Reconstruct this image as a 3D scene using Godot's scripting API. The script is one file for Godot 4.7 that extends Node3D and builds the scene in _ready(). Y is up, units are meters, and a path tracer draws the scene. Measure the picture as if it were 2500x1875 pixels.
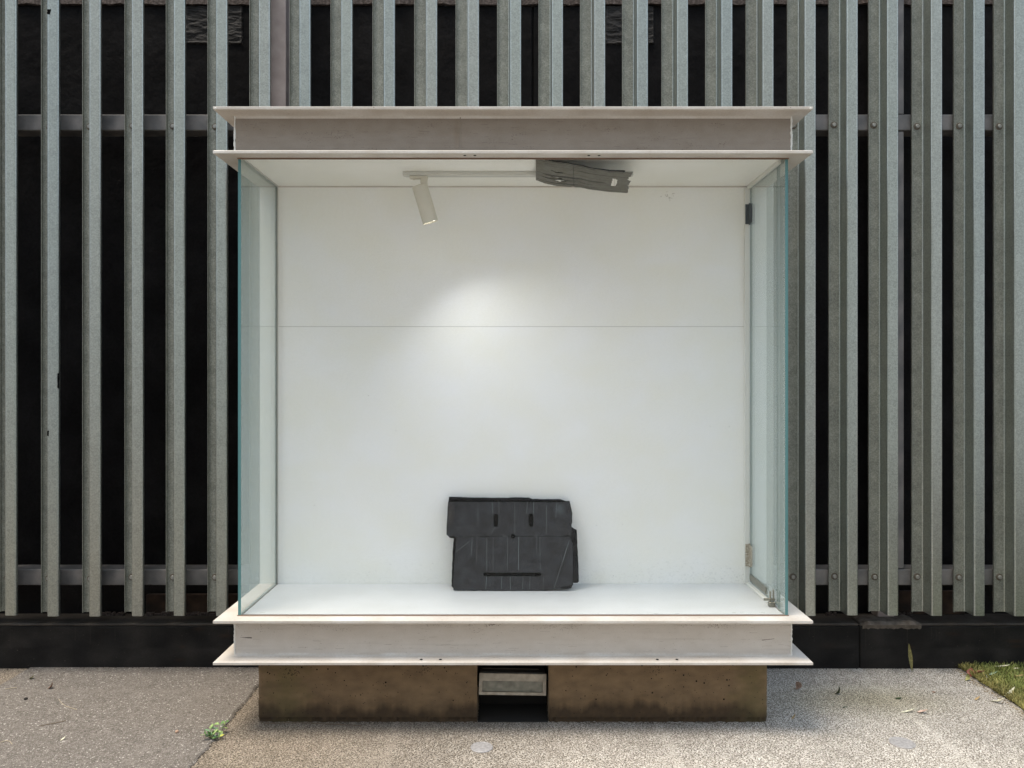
extends Node3D

# Camera measurements: the eye stands 1.559 m above the ground, 3.326 m before the display case.
const EYE := Vector3(0, 1.559, 3.326)
const FOCAL := 1879.5          # in pixels of the 2500 wide photograph
const VP := Vector2(1257, 921)
const CX := -0.008             # middle of the display case
const SLAT_Z := -0.69
const WALL_Z := -0.98

var rng := RandomNumberGenerator.new()
var taken := {}
var M := {}

# ------------------------------------------------------------------ helpers
func at(px: float, py: float, depth: float) -> Vector3:
	return Vector3((px - VP.x) * depth / FOCAL, EYE.y + (VP.y - py) * depth / FOCAL, EYE.z - depth)

func on_ground(px: float, py: float) -> Vector3:
	var d := FOCAL * EYE.y / (py - VP.y)
	return Vector3((px - VP.x) * d / FOCAL, 0, EYE.z - d)

func numbered(called: String, parent: Node) -> String:
	var key := str(parent.get_instance_id()) + called
	if not taken.has(key):
		taken[key] = 0
		return called
	taken[key] += 1
	return "%s_%03d" % [called, taken[key]]

func thing(called: String, label: String, category: String, where := Vector3.ZERO, group := "", turn := 0.0) -> Node3D:
	var o := Node3D.new()
	o.name = numbered(called, self)
	add_child(o, true)
	o.position = where
	o.rotation.y = turn
	tag(o, label, category, group)
	return o

func tag(o: Node, label: String, category: String, group := ""):
	o.set_meta("label", label)
	o.set_meta("category", category)
	if group != "":
		o.set_meta("group", group)

func start() -> SurfaceTool:
	var st := SurfaceTool.new()
	st.begin(Mesh.PRIMITIVE_TRIANGLES)
	return st

func obj(called: String, st, m: Material, parent: Node = self) -> MeshInstance3D:
	var o := MeshInstance3D.new()
	o.name = numbered(called, parent)
	if st is SurfaceTool:
		st.index()
		o.mesh = st.commit()
	else:
		o.mesh = st
	o.material_override = m
	parent.add_child(o, true)
	return o

func struct(called: String, st, m: Material) -> MeshInstance3D:
	var o := obj(called, st, m)
	o.set_meta("kind", "structure")
	return o

func v3(st: SurfaceTool, p: Vector3, n: Vector3, uv := Vector2.ZERO):
	st.set_normal(n)
	st.set_uv(uv)
	st.add_vertex(p)

func tri(st: SurfaceTool, a: Vector3, b: Vector3, c: Vector3, n: Vector3, ua := Vector2.ZERO, ub := Vector2.ZERO, uc := Vector2.ZERO):
	if (b - a).cross(c - a).dot(n) > 0.0:
		v3(st, a, n, ua); v3(st, c, n, uc); v3(st, b, n, ub)
	else:
		v3(st, a, n, ua); v3(st, b, n, ub); v3(st, c, n, uc)

func quad(st: SurfaceTool, a: Vector3, b: Vector3, c: Vector3, d: Vector3, n: Vector3, uvs := []):
	var fn := (b - a).cross(d - a)
	if fn.length_squared() < 1e-16:
		fn = (c - b).cross(d - b)
	if n == Vector3.ZERO:
		n = fn.normalized()
	else:
		n = fn.normalized() * signf(fn.dot(n))
	if uvs.is_empty():
		uvs = [Vector2(0, 0), Vector2(1, 0), Vector2(1, 1), Vector2(0, 1)]
	tri(st, a, b, c, n, uvs[0], uvs[1], uvs[2])
	tri(st, a, c, d, n, uvs[0], uvs[2], uvs[3])

# quad with a normal for each corner
func quadn(st: SurfaceTool, p: Array, n: Array):
	var k := [0, 1, 2, 0, 2, 3]
	if (p[1] - p[0]).cross(p[3] - p[0]).dot(n[0] + n[2]) > 0.0:
		k = [0, 2, 1, 0, 3, 2]
	for i in k:
		v3(st, p[i], n[i])

# a box with chamfered edges
func bx(st: SurfaceTool, lo: Vector3, hi: Vector3, bev := 0.0, basis := Basis.IDENTITY, origin := Vector3.ZERO):
	var c := (lo + hi) / 2.0
	var h := (hi - lo) / 2.0
	var b := minf(bev, minf(h.x, minf(h.y, h.z)) * 0.9)
	var P := func(v: Vector3) -> Vector3: return origin + basis * (c + v)
	for ax in 3:
		var u := (ax + 1) % 3
		var w := (ax + 2) % 3
		for s in [-1.0, 1.0]:
			var q := []
			for e in [[-1, -1], [1, -1], [1, 1], [-1, 1]]:
				var v := Vector3.ZERO
				v[ax] = s * h[ax]
				v[u] = e[0] * (h[u] - b)
				v[w] = e[1] * (h[w] - b)
				q.append(P.call(v))
			var n := Vector3.ZERO
			n[ax] = s
			quad(st, q[0], q[1], q[2], q[3], basis * n)
	if b <= 0.0:
		return
	for ax in 3:
		var u := (ax + 1) % 3
		var w := (ax + 2) % 3
		for su in [-1.0, 1.0]:
			for sw in [-1.0, 1.0]:
				var q := []
				for e in [[-1, 0], [1, 0], [1, 1], [-1, 1]]:
					var v := Vector3.ZERO
					v[ax] = e[0] * (h[ax] - b)
					v[u] = su * (h[u] - (b if e[1] == 1 else 0.0))
					v[w] = sw * (h[w] - (0.0 if e[1] == 1 else b))
					q.append(P.call(v))
				var n := Vector3.ZERO
				n[u] = su
				n[w] = sw
				quad(st, q[0], q[1], q[2], q[3], basis * n)
	for sx in [-1.0, 1.0]:
		for sy in [-1.0, 1.0]:
			for sz in [-1.0, 1.0]:
				var s := Vector3(sx, sy, sz)
				var q := []
				for ax in 3:
					var v := Vector3(sx * (h.x - b), sy * (h.y - b), sz * (h.z - b))
					v[ax] = s[ax] * h[ax]
					q.append(P.call(v))
				tri(st, q[0], q[1], q[2], (basis * s).normalized())

func box_part(called: String, parent: Node, m: Material, lo: Vector3, hi: Vector3, bev := 0.001) -> MeshInstance3D:
	var st := start()
	bx(st, lo, hi, bev)
	return obj(called, st, m, parent)

# a round bar along a path
func tube(st: SurfaceTool, path: Array, radii: Array, sides := 8):
	var rings := []
	var norms := []
	for i in path.size():
		var t: Vector3 = (path[mini(i + 1, path.size() - 1)] - path[maxi(i - 1, 0)]).normalized()
		var a := t.cross(Vector3.UP if absf(t.y) < 0.9 else Vector3.RIGHT).normalized()
		var b := t.cross(a)
		var r := []
		var nn := []
		for k in sides:
			var f := TAU * k / sides
			var n := a * cos(f) + b * sin(f)
			r.append(path[i] + n * radii[i])
			nn.append(n)
		rings.append(r)
		norms.append(nn)
	for i in path.size() - 1:
		for k in sides:
			var j := (k + 1) % sides
			quadn(st, [rings[i][k], rings[i][j], rings[i + 1][j], rings[i + 1][k]], [norms[i][k], norms[i][j], norms[i + 1][j], norms[i + 1][k]])
	for e in [0, path.size() - 1]:
		var n: Vector3 = (path[0] - path[1]).normalized() if e == 0 else (path[e] - path[e - 1]).normalized()
		for k in sides:
			tri(st, path[e], rings[e][k], rings[e][(k + 1) % sides], n)

# a lathed shape: profile of (radius, height) about the y axis, placed by basis and origin
func lathe(st: SurfaceTool, prof: Array, sides := 24, basis := Basis.IDENTITY, origin := Vector3.ZERO):
	for i in prof.size() - 1:
		var p: Vector2 = prof[i]
		var q: Vector2 = prof[i + 1]
		var d := (q - p).normalized()
		for k in sides:
			var f0 := TAU * k / sides
			var f1 := TAU * (k + 1) / sides
			var n0 := basis * Vector3(d.y * cos(f0), -d.x, d.y * sin(f0))
			var n1 := basis * Vector3(d.y * cos(f1), -d.x, d.y * sin(f1))
			var a := origin + basis * Vector3(p.x * cos(f0), p.y, p.x * sin(f0))
			var b := origin + basis * Vector3(p.x * cos(f1), p.y, p.x * sin(f1))
			var c := origin + basis * Vector3(q.x * cos(f1), q.y, q.x * sin(f1))
			var e := origin + basis * Vector3(q.x * cos(f0), q.y, q.x * sin(f0))
			var kk := [[a, n0], [b, n1], [c, n1], [e, n0]]
			for t in [[0, 1, 2], [0, 2, 3]]:
				var x = kk[t[0]]
				var y = kk[t[1]]
				var z = kk[t[2]]
				var fn: Vector3 = (y[0] - x[0]).cross(z[0] - x[0])
				if fn.length_squared() < 1e-18:
					continue
				if fn.dot(n0 + n1) > 0.0:
					v3(st, x[0], x[1]); v3(st, z[0], z[1]); v3(st, y[0], y[1])
				else:
					v3(st, x[0], x[1]); v3(st, y[0], y[1]); v3(st, z[0], z[1])

# a flat plate with holes: outline and holes in the plane (x, y), thickness along -z; uv over the box of the outline
func plate(st: SurfaceTool, outline: PackedVector2Array, holes: Array, thick: float, xf := Transform3D.IDENTITY, uvbox := Rect2(), edge := true):
	var poly := outline.duplicate()
	if Geometry2D.is_polygon_clockwise(poly):
		poly.reverse()
	var outer := poly.duplicate()
	var hs := []
	for h0 in holes:
		var h: PackedVector2Array = h0.duplicate()
		if not Geometry2D.is_polygon_clockwise(h):
			h.reverse()
		hs.append(h)
	hs.sort_custom(func(a, b): return most_right(a) > most_right(b))
	for h in hs:
		# bridge from the hole's rightmost corner to the nearest corner of the outline that lies right of it
		var hi := 0
		for i in h.size():
			if h[i].x > h[hi].x:
				hi = i
		var best := -1
		var bd := 1e9
		for i in poly.size():
			if poly[i].x <= h[hi].x:
				continue
			var d: float = poly[i].distance_to(h[hi])
			if d < bd:
				var ok := true
				for j in poly.size():
					var j2 := (j + 1) % poly.size()
					if j == i or j2 == i:
						continue
					if Geometry2D.segment_intersects_segment(h[hi], poly[i].lerp(h[hi], 0.001), poly[j], poly[j2]) != null:
						ok = false
						break
				if ok:
					bd = d
					best = i
		if best < 0:
			continue
		var made := PackedVector2Array()
		for i in range(0, best + 1):
			made.append(poly[i])
		for i in h.size() + 1:
			made.append(h[(hi + i) % h.size()] + (Vector2(0, 2e-5) if i == h.size() else Vector2.ZERO))
		made.append(poly[best] + Vector2(0, 2e-5))
		for i in range(best + 1, poly.size()):
			made.append(poly[i])
		poly = made
	var box := uvbox
	if box.size == Vector2.ZERO:
		box = Rect2(outer[0], Vector2.ZERO)
		for p in outer:
			box = box.expand(p)
	var idx := Geometry2D.triangulate_polygon(poly)
	var U := func(p: Vector2) -> Vector2: return Vector2((p.x - box.position.x) / box.size.x, 1.0 - (p.y - box.position.y) / box.size.y)
	for k in range(0, idx.size(), 3):
		var a := poly[idx[k]]
		var b := poly[idx[k + 1]]
		var c := poly[idx[k + 2]]
		tri(st, xf * Vector3(a.x, a.y, 0), xf * Vector3(b.x, b.y, 0), xf * Vector3(c.x, c.y, 0), xf.basis.z, U.call(a), U.call(b), U.call(c))
		tri(st, xf * Vector3(a.x, a.y, -thick), xf * Vector3(b.x, b.y, -thick), xf * Vector3(c.x, c.y, -thick), -xf.basis.z, U.call(a), U.call(b), U.call(c))
	if not edge:
		return
	var loops := [outer]
	loops.append_array(hs)
	for l in loops:
		for i in l.size():
			var a: Vector2 = l[i]
			var b: Vector2 = l[(i + 1) % l.size()]
			if a.distance_to(b) < 1e-7:
				continue
			var n := Vector3(b.y - a.y, a.x - b.x, 0)
			quad(st, xf * Vector3(a.x, a.y, 0), xf * Vector3(b.x, b.y, 0), xf * Vector3(b.x, b.y, -thick), xf * Vector3(a.x, a.y, -thick), xf.basis * n, [U.call(a), U.call(b), U.call(b), U.call(a)])

func most_right(h: PackedVector2Array) -> float:
	var m := -1e9
	for p in h:
		m = maxf(m, p.x)
	return m

func capsule2(c: Vector2, w: float, h: float, n := 8, rough := 0.0) -> PackedVector2Array:
	var out := PackedVector2Array()
	var r := minf(w, h) / 2.0
	var off := Vector2(maxf(w / 2.0 - r, 0), maxf(h / 2.0 - r, 0))
	for k in n * 4:
		var f := TAU * (k + 0.5) / (n * 4)
		var d := Vector2(cos(f), sin(f))
		out.append(c + Vector2(signf(d.x) * off.x, signf(d.y) * off.y) + d * (r + rng.randf_range(-rough, rough)))
	return out

# wobble an outline: more corners, each moved a little
func ragged(p: PackedVector2Array, step: float, amount: float) -> PackedVector2Array:
	var out := PackedVector2Array()
	for i in p.size():
		var a := p[i]
		var b := p[(i + 1) % p.size()]
		var n := maxi(1, int(a.distance_to(b) / step))
		for k in n:
			var q := a.lerp(b, float(k) / n)
			if k > 0:
				q += Vector2(rng.randf_range(-amount, amount), rng.randf_range(-amount, amount))
			out.append(q)
	return out

# ------------------------------------------------------------------ materials
func lin(r: float, g: float, b: float) -> Color:
	return Color(r, g, b).linear_to_srgb()

func mat(c: Color, rough := 0.8, metal := 0.0) -> StandardMaterial3D:
	var m := StandardMaterial3D.new()
	m.albedo_color = c
	m.roughness = rough
	m.metallic = metal
	return m

func noise(seed_: int, freq: float, type := FastNoiseLite.TYPE_SIMPLEX_SMOOTH, octaves := 1) -> FastNoiseLite:
	var n := FastNoiseLite.new()
	n.seed = seed_
	n.noise_type = type
	n.frequency = freq
	n.fractal_type = FastNoiseLite.FRACTAL_FBM if octaves > 1 else FastNoiseLite.FRACTAL_NONE
	n.fractal_octaves = octaves
	return n

func cells(seed_: int, freq: float, ret: int) -> FastNoiseLite:
	var n := noise(seed_, freq, FastNoiseLite.TYPE_CELLULAR)
	n.cellular_return_type = ret
	n.cellular_jitter = 1.0
	return n

func nimg(n: FastNoiseLite, w: int, h := 0) -> PackedByteArray:
	var im := n.get_seamless_image(w, h if h > 0 else w)
	im.convert(Image.FORMAT_L8)
	return im.get_data()

# base colour (sRGB 0..1) plus layers of [bytes, Vector3 amount]
func compose(w: int, h: int, base: Color, layers: Array) -> Image:
	var out := PackedByteArray()
	out.resize(w * h * 3)
	for i in w * h:
		var r := base.r
		var g := base.g
		var b := base.b
		for l in layers:
			var d: float = l[0][i] / 255.0 - 0.5
			r += d * l[1].x
			g += d * l[1].y
			b += d * l[1].z
		out[i * 3] = clampi(int(r * 255.0), 0, 255)
		out[i * 3 + 1] = clampi(int(g * 255.0), 0, 255)
		out[i * 3 + 2] = clampi(int(b * 255.0), 0, 255)
	return Image.create_from_data(w, h, false, Image.FORMAT_RGB8, out)

func tex(im: Image) -> ImageTexture:
	return ImageTexture.create_from_image(im)

func splat(im: Image, c: Vector2, rx: float, ry: float, col: Color, a: float, soft := 1.0):
	for y in range(maxi(0, int(c.y - ry)), mini(im.get_height(), int(c.y + ry) + 1)):
		for x in range(maxi(0, int(c.x - rx)), mini(im.get_width(), int(c.x + rx) + 1)):
			var d := Vector2((x + 0.5 - c.x) / maxf(rx, 0.5), (y + 0.5 - c.y) / maxf(ry, 0.5)).length()
			if d < 1.0:
				var k := a * (1.0 if d < 1.0 - soft else (1.0 - d) / soft)
				im.set_pixel(x, y, im.get_pixel(x, y).lerp(col, k))

func scratch(im: Image, a: Vector2, b: Vector2, wid: float, col: Color, alpha: float, wob := 0.0):
	var n := int(a.distance_to(b) / maxf(wid * 0.5, 0.6)) + 1
	var off := 0.0
	for i in n + 1:
		off = off * 0.9 + rng.randf_range(-wob, wob)
		var p := a.lerp(b, float(i) / n)
		var d := (b - a).normalized().orthogonal()
		splat(im, p + d * off, wid, wid, col, alpha * rng.randf_range(0.5, 1.0), 0.8)

func tri_mat(im: Image, tile: float, rough: float, metal := 0.0, world := true) -> StandardMaterial3D:
	var m := mat(Color.WHITE, rough, metal)
	m.albedo_texture = tex(im)
	m.uv1_triplanar = true
	m.uv1_world_triplanar = world
	m.uv1_scale = Vector3.ONE / tile
	m.uv1_triplanar_sharpness = 8.0
	return m

func relief(m: StandardMaterial3D, im: Image, mm: float):
	m.heightmap_enabled = true
	m.heightmap_texture = tex(im)
	m.heightmap_scale = mm / 10.0

func gray(bytes: PackedByteArray, w: int, h: int) -> Image:
	return Image.create_from_data(w, h, false, Image.FORMAT_L8, bytes)

func make_materials():
	# galvanised steel: fine spangle, cloudy tone
	var spangle := nimg(noise(3, 0.30), 512)
	var grain := nimg(cells(5, 0.22, FastNoiseLite.RETURN_CELL_VALUE), 512)
	var cloud := nimg(noise(8, 0.010, FastNoiseLite.TYPE_SIMPLEX_SMOOTH, 4), 512)
	for k in 3:
		var base: Color = [Color(0.640, 0.658, 0.632), Color(0.626, 0.648, 0.630), Color(0.645, 0.656, 0.630)][k]
		var im := compose(512, 512, base, [[spangle, Vector3.ONE * 0.07], [grain, Vector3.ONE * 0.09], [cloud, Vector3(0.035, 0.035, 0.035)]])
		M["galv%d" % k] = tri_mat(im, 0.62, 0.36, 0.9)
		M["galv%d" % k].uv1_offset = Vector3(0.3 * k, 0.17 * k, 0)
	# the back flanges: darker and duller than the rest, a little green
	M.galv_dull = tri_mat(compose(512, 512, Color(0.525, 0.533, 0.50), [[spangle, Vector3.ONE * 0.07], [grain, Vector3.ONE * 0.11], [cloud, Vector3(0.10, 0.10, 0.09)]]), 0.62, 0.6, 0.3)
	var im_rail := compose(512, 512, Color(0.435, 0.425, 0.42), [[spangle, Vector3.ONE * 0.04], [cloud, Vector3(0.18, 0.16, 0.15)]])
	M.rail = tri_mat(im_rail, 0.8, 0.55, 0.2)
	# white paint, weathered
	var dirt := nimg(noise(21, 0.006, FastNoiseLite.TYPE_SIMPLEX_SMOOTH, 5), 512)
	var fine := nimg(noise(22, 0.12, FastNoiseLite.TYPE_SIMPLEX_SMOOTH, 2), 512)
	var im_paint := compose(512, 512, Color(0.785, 0.757, 0.722), [[dirt, Vector3(0.10, 0.12, 0.14)], [fine, Vector3(0.04, 0.045, 0.05)]])
	for k in 90:
		splat(im_paint, Vector2(rng.randf() * 512, rng.randf() * 512), rng.randf_range(0.6, 2.0), rng.randf_range(0.6, 1.6), Color(0.35, 0.27, 0.2), rng.randf_range(0.3, 0.8), 0.6)
	M.paint = tri_mat(im_paint, 0.9, 0.5)
	M.paint.uv1_offset = Vector3(0.2, 0.13, 0.4)
	for up in [true, false]:
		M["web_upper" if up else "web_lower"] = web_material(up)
	M.weld = mat(Color(0.86, 0.85, 0.82), 0.55)
	# inside of the case
	var im_in := compose(512, 512, Color(0.95, 0.95, 0.925), [[dirt, Vector3(0.035, 0.035, 0.05)], [fine, Vector3.ONE * 0.012]])
	M.inside = tri_mat(im_in, 2.3, 0.6)
	M.back_upper = back_material(true)
	M.back_lower = back_material(false)
	M.floor = floor_material()
	M.silicone = mat(lin(0.50, 0.49, 0.45), 0.6)
	M.brown_joint = mat(lin(0.20, 0.13, 0.09), 0.8)
	M.grime = mat(lin(0.22, 0.21, 0.18), 0.8)
	M.trim = mat(lin(0.68, 0.68, 0.62), 0.45)
	# glass
	M.glass = mat(Color(0.75, 0.76, 0.76, 0.01), 0.03)
	M.glass.metallic_specular = 0.2
	M.glass.transparency = BaseMaterial3D.TRANSPARENCY_ALPHA
	M.glass_side = mat(Color(0.69, 0.775, 0.75, 0.27), 0.03)
	M.glass_side.transparency = BaseMaterial3D.TRANSPARENCY_ALPHA
	M.glass_edge = mat(lin(0.09, 0.22, 0.225), 0.15)
	M.glass_edge_side = mat(lin(0.16, 0.20, 0.18), 0.3)
	M.hinge_dark = tri_mat(compose(256, 256, Color(0.25, 0.28, 0.29), [[nimg(noise(31, 0.2), 256), Vector3.ONE * 0.2]]), 0.12, 0.5, 0.5)
	M.hinge_pale = tri_mat(compose(256, 256, Color(0.66, 0.63, 0.56), [[nimg(noise(32, 0.06, FastNoiseLite.TYPE_SIMPLEX_SMOOTH, 3), 256), Vector3(0.5, 0.52, 0.55)]]), 0.12, 0.5, 0.3)
	M.steel = tri_mat(compose(256, 256, Color(0.52, 0.51, 0.46), [[nimg(noise(33, 0.15, FastNoiseLite.TYPE_SIMPLEX_SMOOTH, 2), 256), Vector3.ONE * 0.35]]), 0.12, 0.35, 0.7)
	# track light
	M.lamp_white = mat(lin(0.62, 0.59, 0.49), 0.5)
	M.track = mat(lin(0.60, 0.60, 0.55), 0.4)
	M.track_slot = mat(lin(0.25, 0.25, 0.23), 0.6)
	M.lamp_glow = mat(lin(0.9, 0.9, 0.85), 0.4)
	M.lamp_glow.emission_enabled = true
	M.lamp_glow.emission = Color(1.0, 0.97, 0.9)
	M.lamp_glow.emission_energy_multiplier = 0.25
	# dark board
	M.board = board_material(false)
	M.board_back = tri_mat(compose(512, 512, Color(0.115, 0.115, 0.12), [[nimg(noise(41, 0.25), 512), Vector3.ONE * 0.14], [cloud, Vector3.ONE * 0.1]]), 0.5, 0.85)
	M.board_back.metallic_specular = 0.18
	M.board_slot = tri_mat(compose(256, 256, Color(0.03, 0.03, 0.033), [[nimg(noise(43, 0.3), 256), Vector3.ONE * 0.05]]), 0.25, 0.95)
	M.board_slot.metallic_specular = 0.15
	M.sheet = board_material(true)
	# concrete blocks under the case
	M.concrete_left = block_material(51)
	M.concrete_right = block_material(77)
	M.concrete_plain = tri_mat(compose(512, 512, Color(0.49, 0.42, 0.33), [[dirt, Vector3(0.2, 0.2, 0.2)], [fine, Vector3.ONE * 0.06]]), 0.9, 0.9)
	# floodlight
	M.flood = tri_mat(compose(256, 256, Color(0.66, 0.62, 0.56), [[nimg(noise(36, 0.03, FastNoiseLite.TYPE_SIMPLEX_SMOOTH, 3), 256), Vector3.ONE * 0.18]]), 0.3, 0.55)
	M.flood_dark = mat(lin(0.05, 0.045, 0.04), 0.6)
	M.flood_lens = tri_mat(compose(256, 256, Color(0.50, 0.485, 0.43), [[nimg(noise(37, 0.02, FastNoiseLite.TYPE_SIMPLEX_SMOOTH, 3), 256), Vector3.ONE * 0.2]]), 0.3, 0.2)
	# black painted wall
	var im_wall := compose(512, 512, Color(0.105, 0.10, 0.102), [[dirt, Vector3.ONE * 0.07], [fine, Vector3.ONE * 0.03]])
	M.black_wall = tri_mat(im_wall, 1.3, 0.55)
	M.black_wall.metallic_specular = 0.2
	relief(M.black_wall, gray(nimg(noise(61, 0.03, FastNoiseLite.TYPE_SIMPLEX_SMOOTH, 4), 512), 512, 512), 3.0)
	M.rough_wall = tri_mat(compose(512, 512, Color(0.125, 0.115, 0.11), [[fine, Vector3.ONE * 0.06], [dirt, Vector3.ONE * 0.1]]), 0.5, 0.7)
	M.render = tri_mat(compose(512, 512, Color(0.90, 0.88, 0.84), [[dirt, Vector3.ONE * 0.08], [fine, Vector3.ONE * 0.06]]), 2.0, 0.9)  # kept very pale so the added wall bounces more light
	M.mortar = tri_mat(compose(256, 256, Color(0.25, 0.215, 0.20), [[nimg(noise(62, 0.08, FastNoiseLite.TYPE_SIMPLEX_SMOOTH, 3), 256), Vector3.ONE * 0.3]]), 0.4, 0.9)
	M.kerb = kerb_material()
	M.kerb_top = tri_mat(compose(512, 512, Color(0.25, 0.225, 0.20), [[dirt, Vector3.ONE * 0.16], [fine, Vector3.ONE * 0.06]]), 0.9, 0.75)
	M.grout = tri_mat(compose(256, 256, Color(0.36, 0.33, 0.30), [[nimg(noise(63, 0.04, FastNoiseLite.TYPE_SIMPLEX_SMOOTH, 4), 256), Vector3.ONE * 0.2]]), 0.5, 0.9)
	M.rust_board = tri_mat(compose(256, 256, Color(0.19, 0.135, 0.10), [[nimg(noise(64, 0.02, FastNoiseLite.TYPE_SIMPLEX_SMOOTH, 4), 256), Vector3(0.2, 0.16, 0.12)]]), 0.7, 0.9)
	M.post = tri_mat(compose(256, 256, Color(0.62, 0.57, 0.55), [[nimg(noise(65, 0.02, FastNoiseLite.TYPE_SIMPLEX_SMOOTH, 4), 256), Vector3.ONE * 0.12]]), 0.7, 0.6)
	M.bolt = mat(lin(0.30, 0.30, 0.28), 0.45, 0.5)
	M.washer = mat(lin(0.13, 0.11, 0.085), 0.7, 0.2)
	# ground
	var n1 := 1024
	var stones := nimg(cells(71, 0.19, FastNoiseLite.RETURN_CELL_VALUE), n1)
	var gaps := nimg(cells(71, 0.19, FastNoiseLite.RETURN_DISTANCE2_SUB), n1)
	var broad := nimg(noise(73, 0.012, FastNoiseLite.TYPE_SIMPLEX_SMOOTH, 4), n1)
	var mid := nimg(noise(74, 0.13, FastNoiseLite.TYPE_SIMPLEX_SMOOTH, 2), n1)
	var im_g := PackedByteArray()
	im_g.resize(n1 * n1 * 3)
	var hgt := PackedByteArray()
	hgt.resize(n1 * n1)
	for i in n1 * n1:
		var s := stones[i] / 255.0
		var g := minf(gaps[i] / 70.0, 1.0)
		var md := mid[i] / 255.0
		var v := 0.80 + 0.30 * (s - 0.5) + 0.10 * (broad[i] / 255.0 - 0.5)
		var pit := clampf((0.43 - md) * 9.0, 0.0, 1.0) * (1.0 - 0.35 * g)
		v *= 1.0 - 0.68 * pit  # shade inside the pits is put into the colour
		v *= 0.82 + 0.18 * g
		var warm := 0.035 * (stones[(i * 7 + 13) % (n1 * n1)] / 255.0 - 0.3)
		im_g[i * 3] = clampi(int((v + 0.03 + warm) * 255.0), 0, 255)
		im_g[i * 3 + 1] = clampi(int(v * 255.0), 0, 255)
		im_g[i * 3 + 2] = clampi(int((v - 0.045 - warm) * 255.0), 0, 255)
		hgt[i] = clampi(int(255.0 * (0.35 + 0.35 * g + 0.3 * s - 0.35 * pit)), 0, 255)
	M.aggregate = tri_mat(Image.create_from_data(n1, n1, false, Image.FORMAT_RGB8, im_g), 1.18, 0.85)
	M.aggregate.vertex_color_use_as_albedo = true
	relief(M.aggregate, gray(hgt, n1, n1), 4.0)
	var st2 := nimg(cells(81, 0.17, FastNoiseLite.RETURN_CELL_VALUE), n1)
	var gp2 := nimg(cells(81, 0.17, FastNoiseLite.RETURN_DISTANCE2_SUB), n1)
	var im_a := PackedByteArray()
	im_a.resize(n1 * n1 * 3)
	var hg2 := PackedByteArray()
	hg2.resize(n1 * n1)
	for i in n1 * n1:
		var s := st2[i] / 255.0
		var g := minf(gp2[i] / 80.0, 1.0)
		var v := 0.525 + 0.16 * (s - 0.5) + 0.07 * (broad[i] / 255.0 - 0.5)
		if s > 0.95:
			v += 0.17 * g
		v *= 0.60 + 0.40 * g
		im_a[i * 3] = clampi(int((v + 0.018) * 255.0), 0, 255)
		im_a[i * 3 + 1] = clampi(int((v - 0.008) * 255.0), 0, 255)
		im_a[i * 3 + 2] = clampi(int((v - 0.035) * 255.0), 0, 255)
		hg2[i] = clampi(int(255.0 * (0.3 + 0.5 * g + 0.2 * s)), 0, 255)
	M.asphalt = tri_mat(Image.create_from_data(n1, n1, false, Image.FORMAT_RGB8, im_a), 1.07, 0.85)
	relief(M.asphalt, gray(hg2, n1, n1), 5.0)
	M.soil = tri_mat(compose(256, 256, Color(0.24, 0.19, 0.12), [[nimg(noise(91, 0.1, FastNoiseLite.TYPE_SIMPLEX_SMOOTH, 3), 256), Vector3.ONE * 0.2]]), 0.3, 0.95)
	M.disc = tri_mat(compose(256, 256, Color(0.66, 0.65, 0.65), [[nimg(noise(92, 0.05, FastNoiseLite.TYPE_SIMPLEX_SMOOTH, 4), 256), Vector3.ONE * 0.18]]), 0.2, 0.5, 0.2)
	M.grass = mat(Color.WHITE, 0.7)
	M.grass.vertex_color_use_as_albedo = true
	M.grass.backlight_enabled = true
	M.grass.backlight = Color(0.35, 0.4, 0.2)
	M.twig = mat(lin(0.16, 0.12, 0.085), 0.9)
	M.straw = mat(lin(0.45, 0.38, 0.27), 0.8)
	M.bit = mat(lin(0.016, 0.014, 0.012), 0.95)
	M.pebble = mat(lin(0.42, 0.28, 0.2), 0.8)

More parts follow.
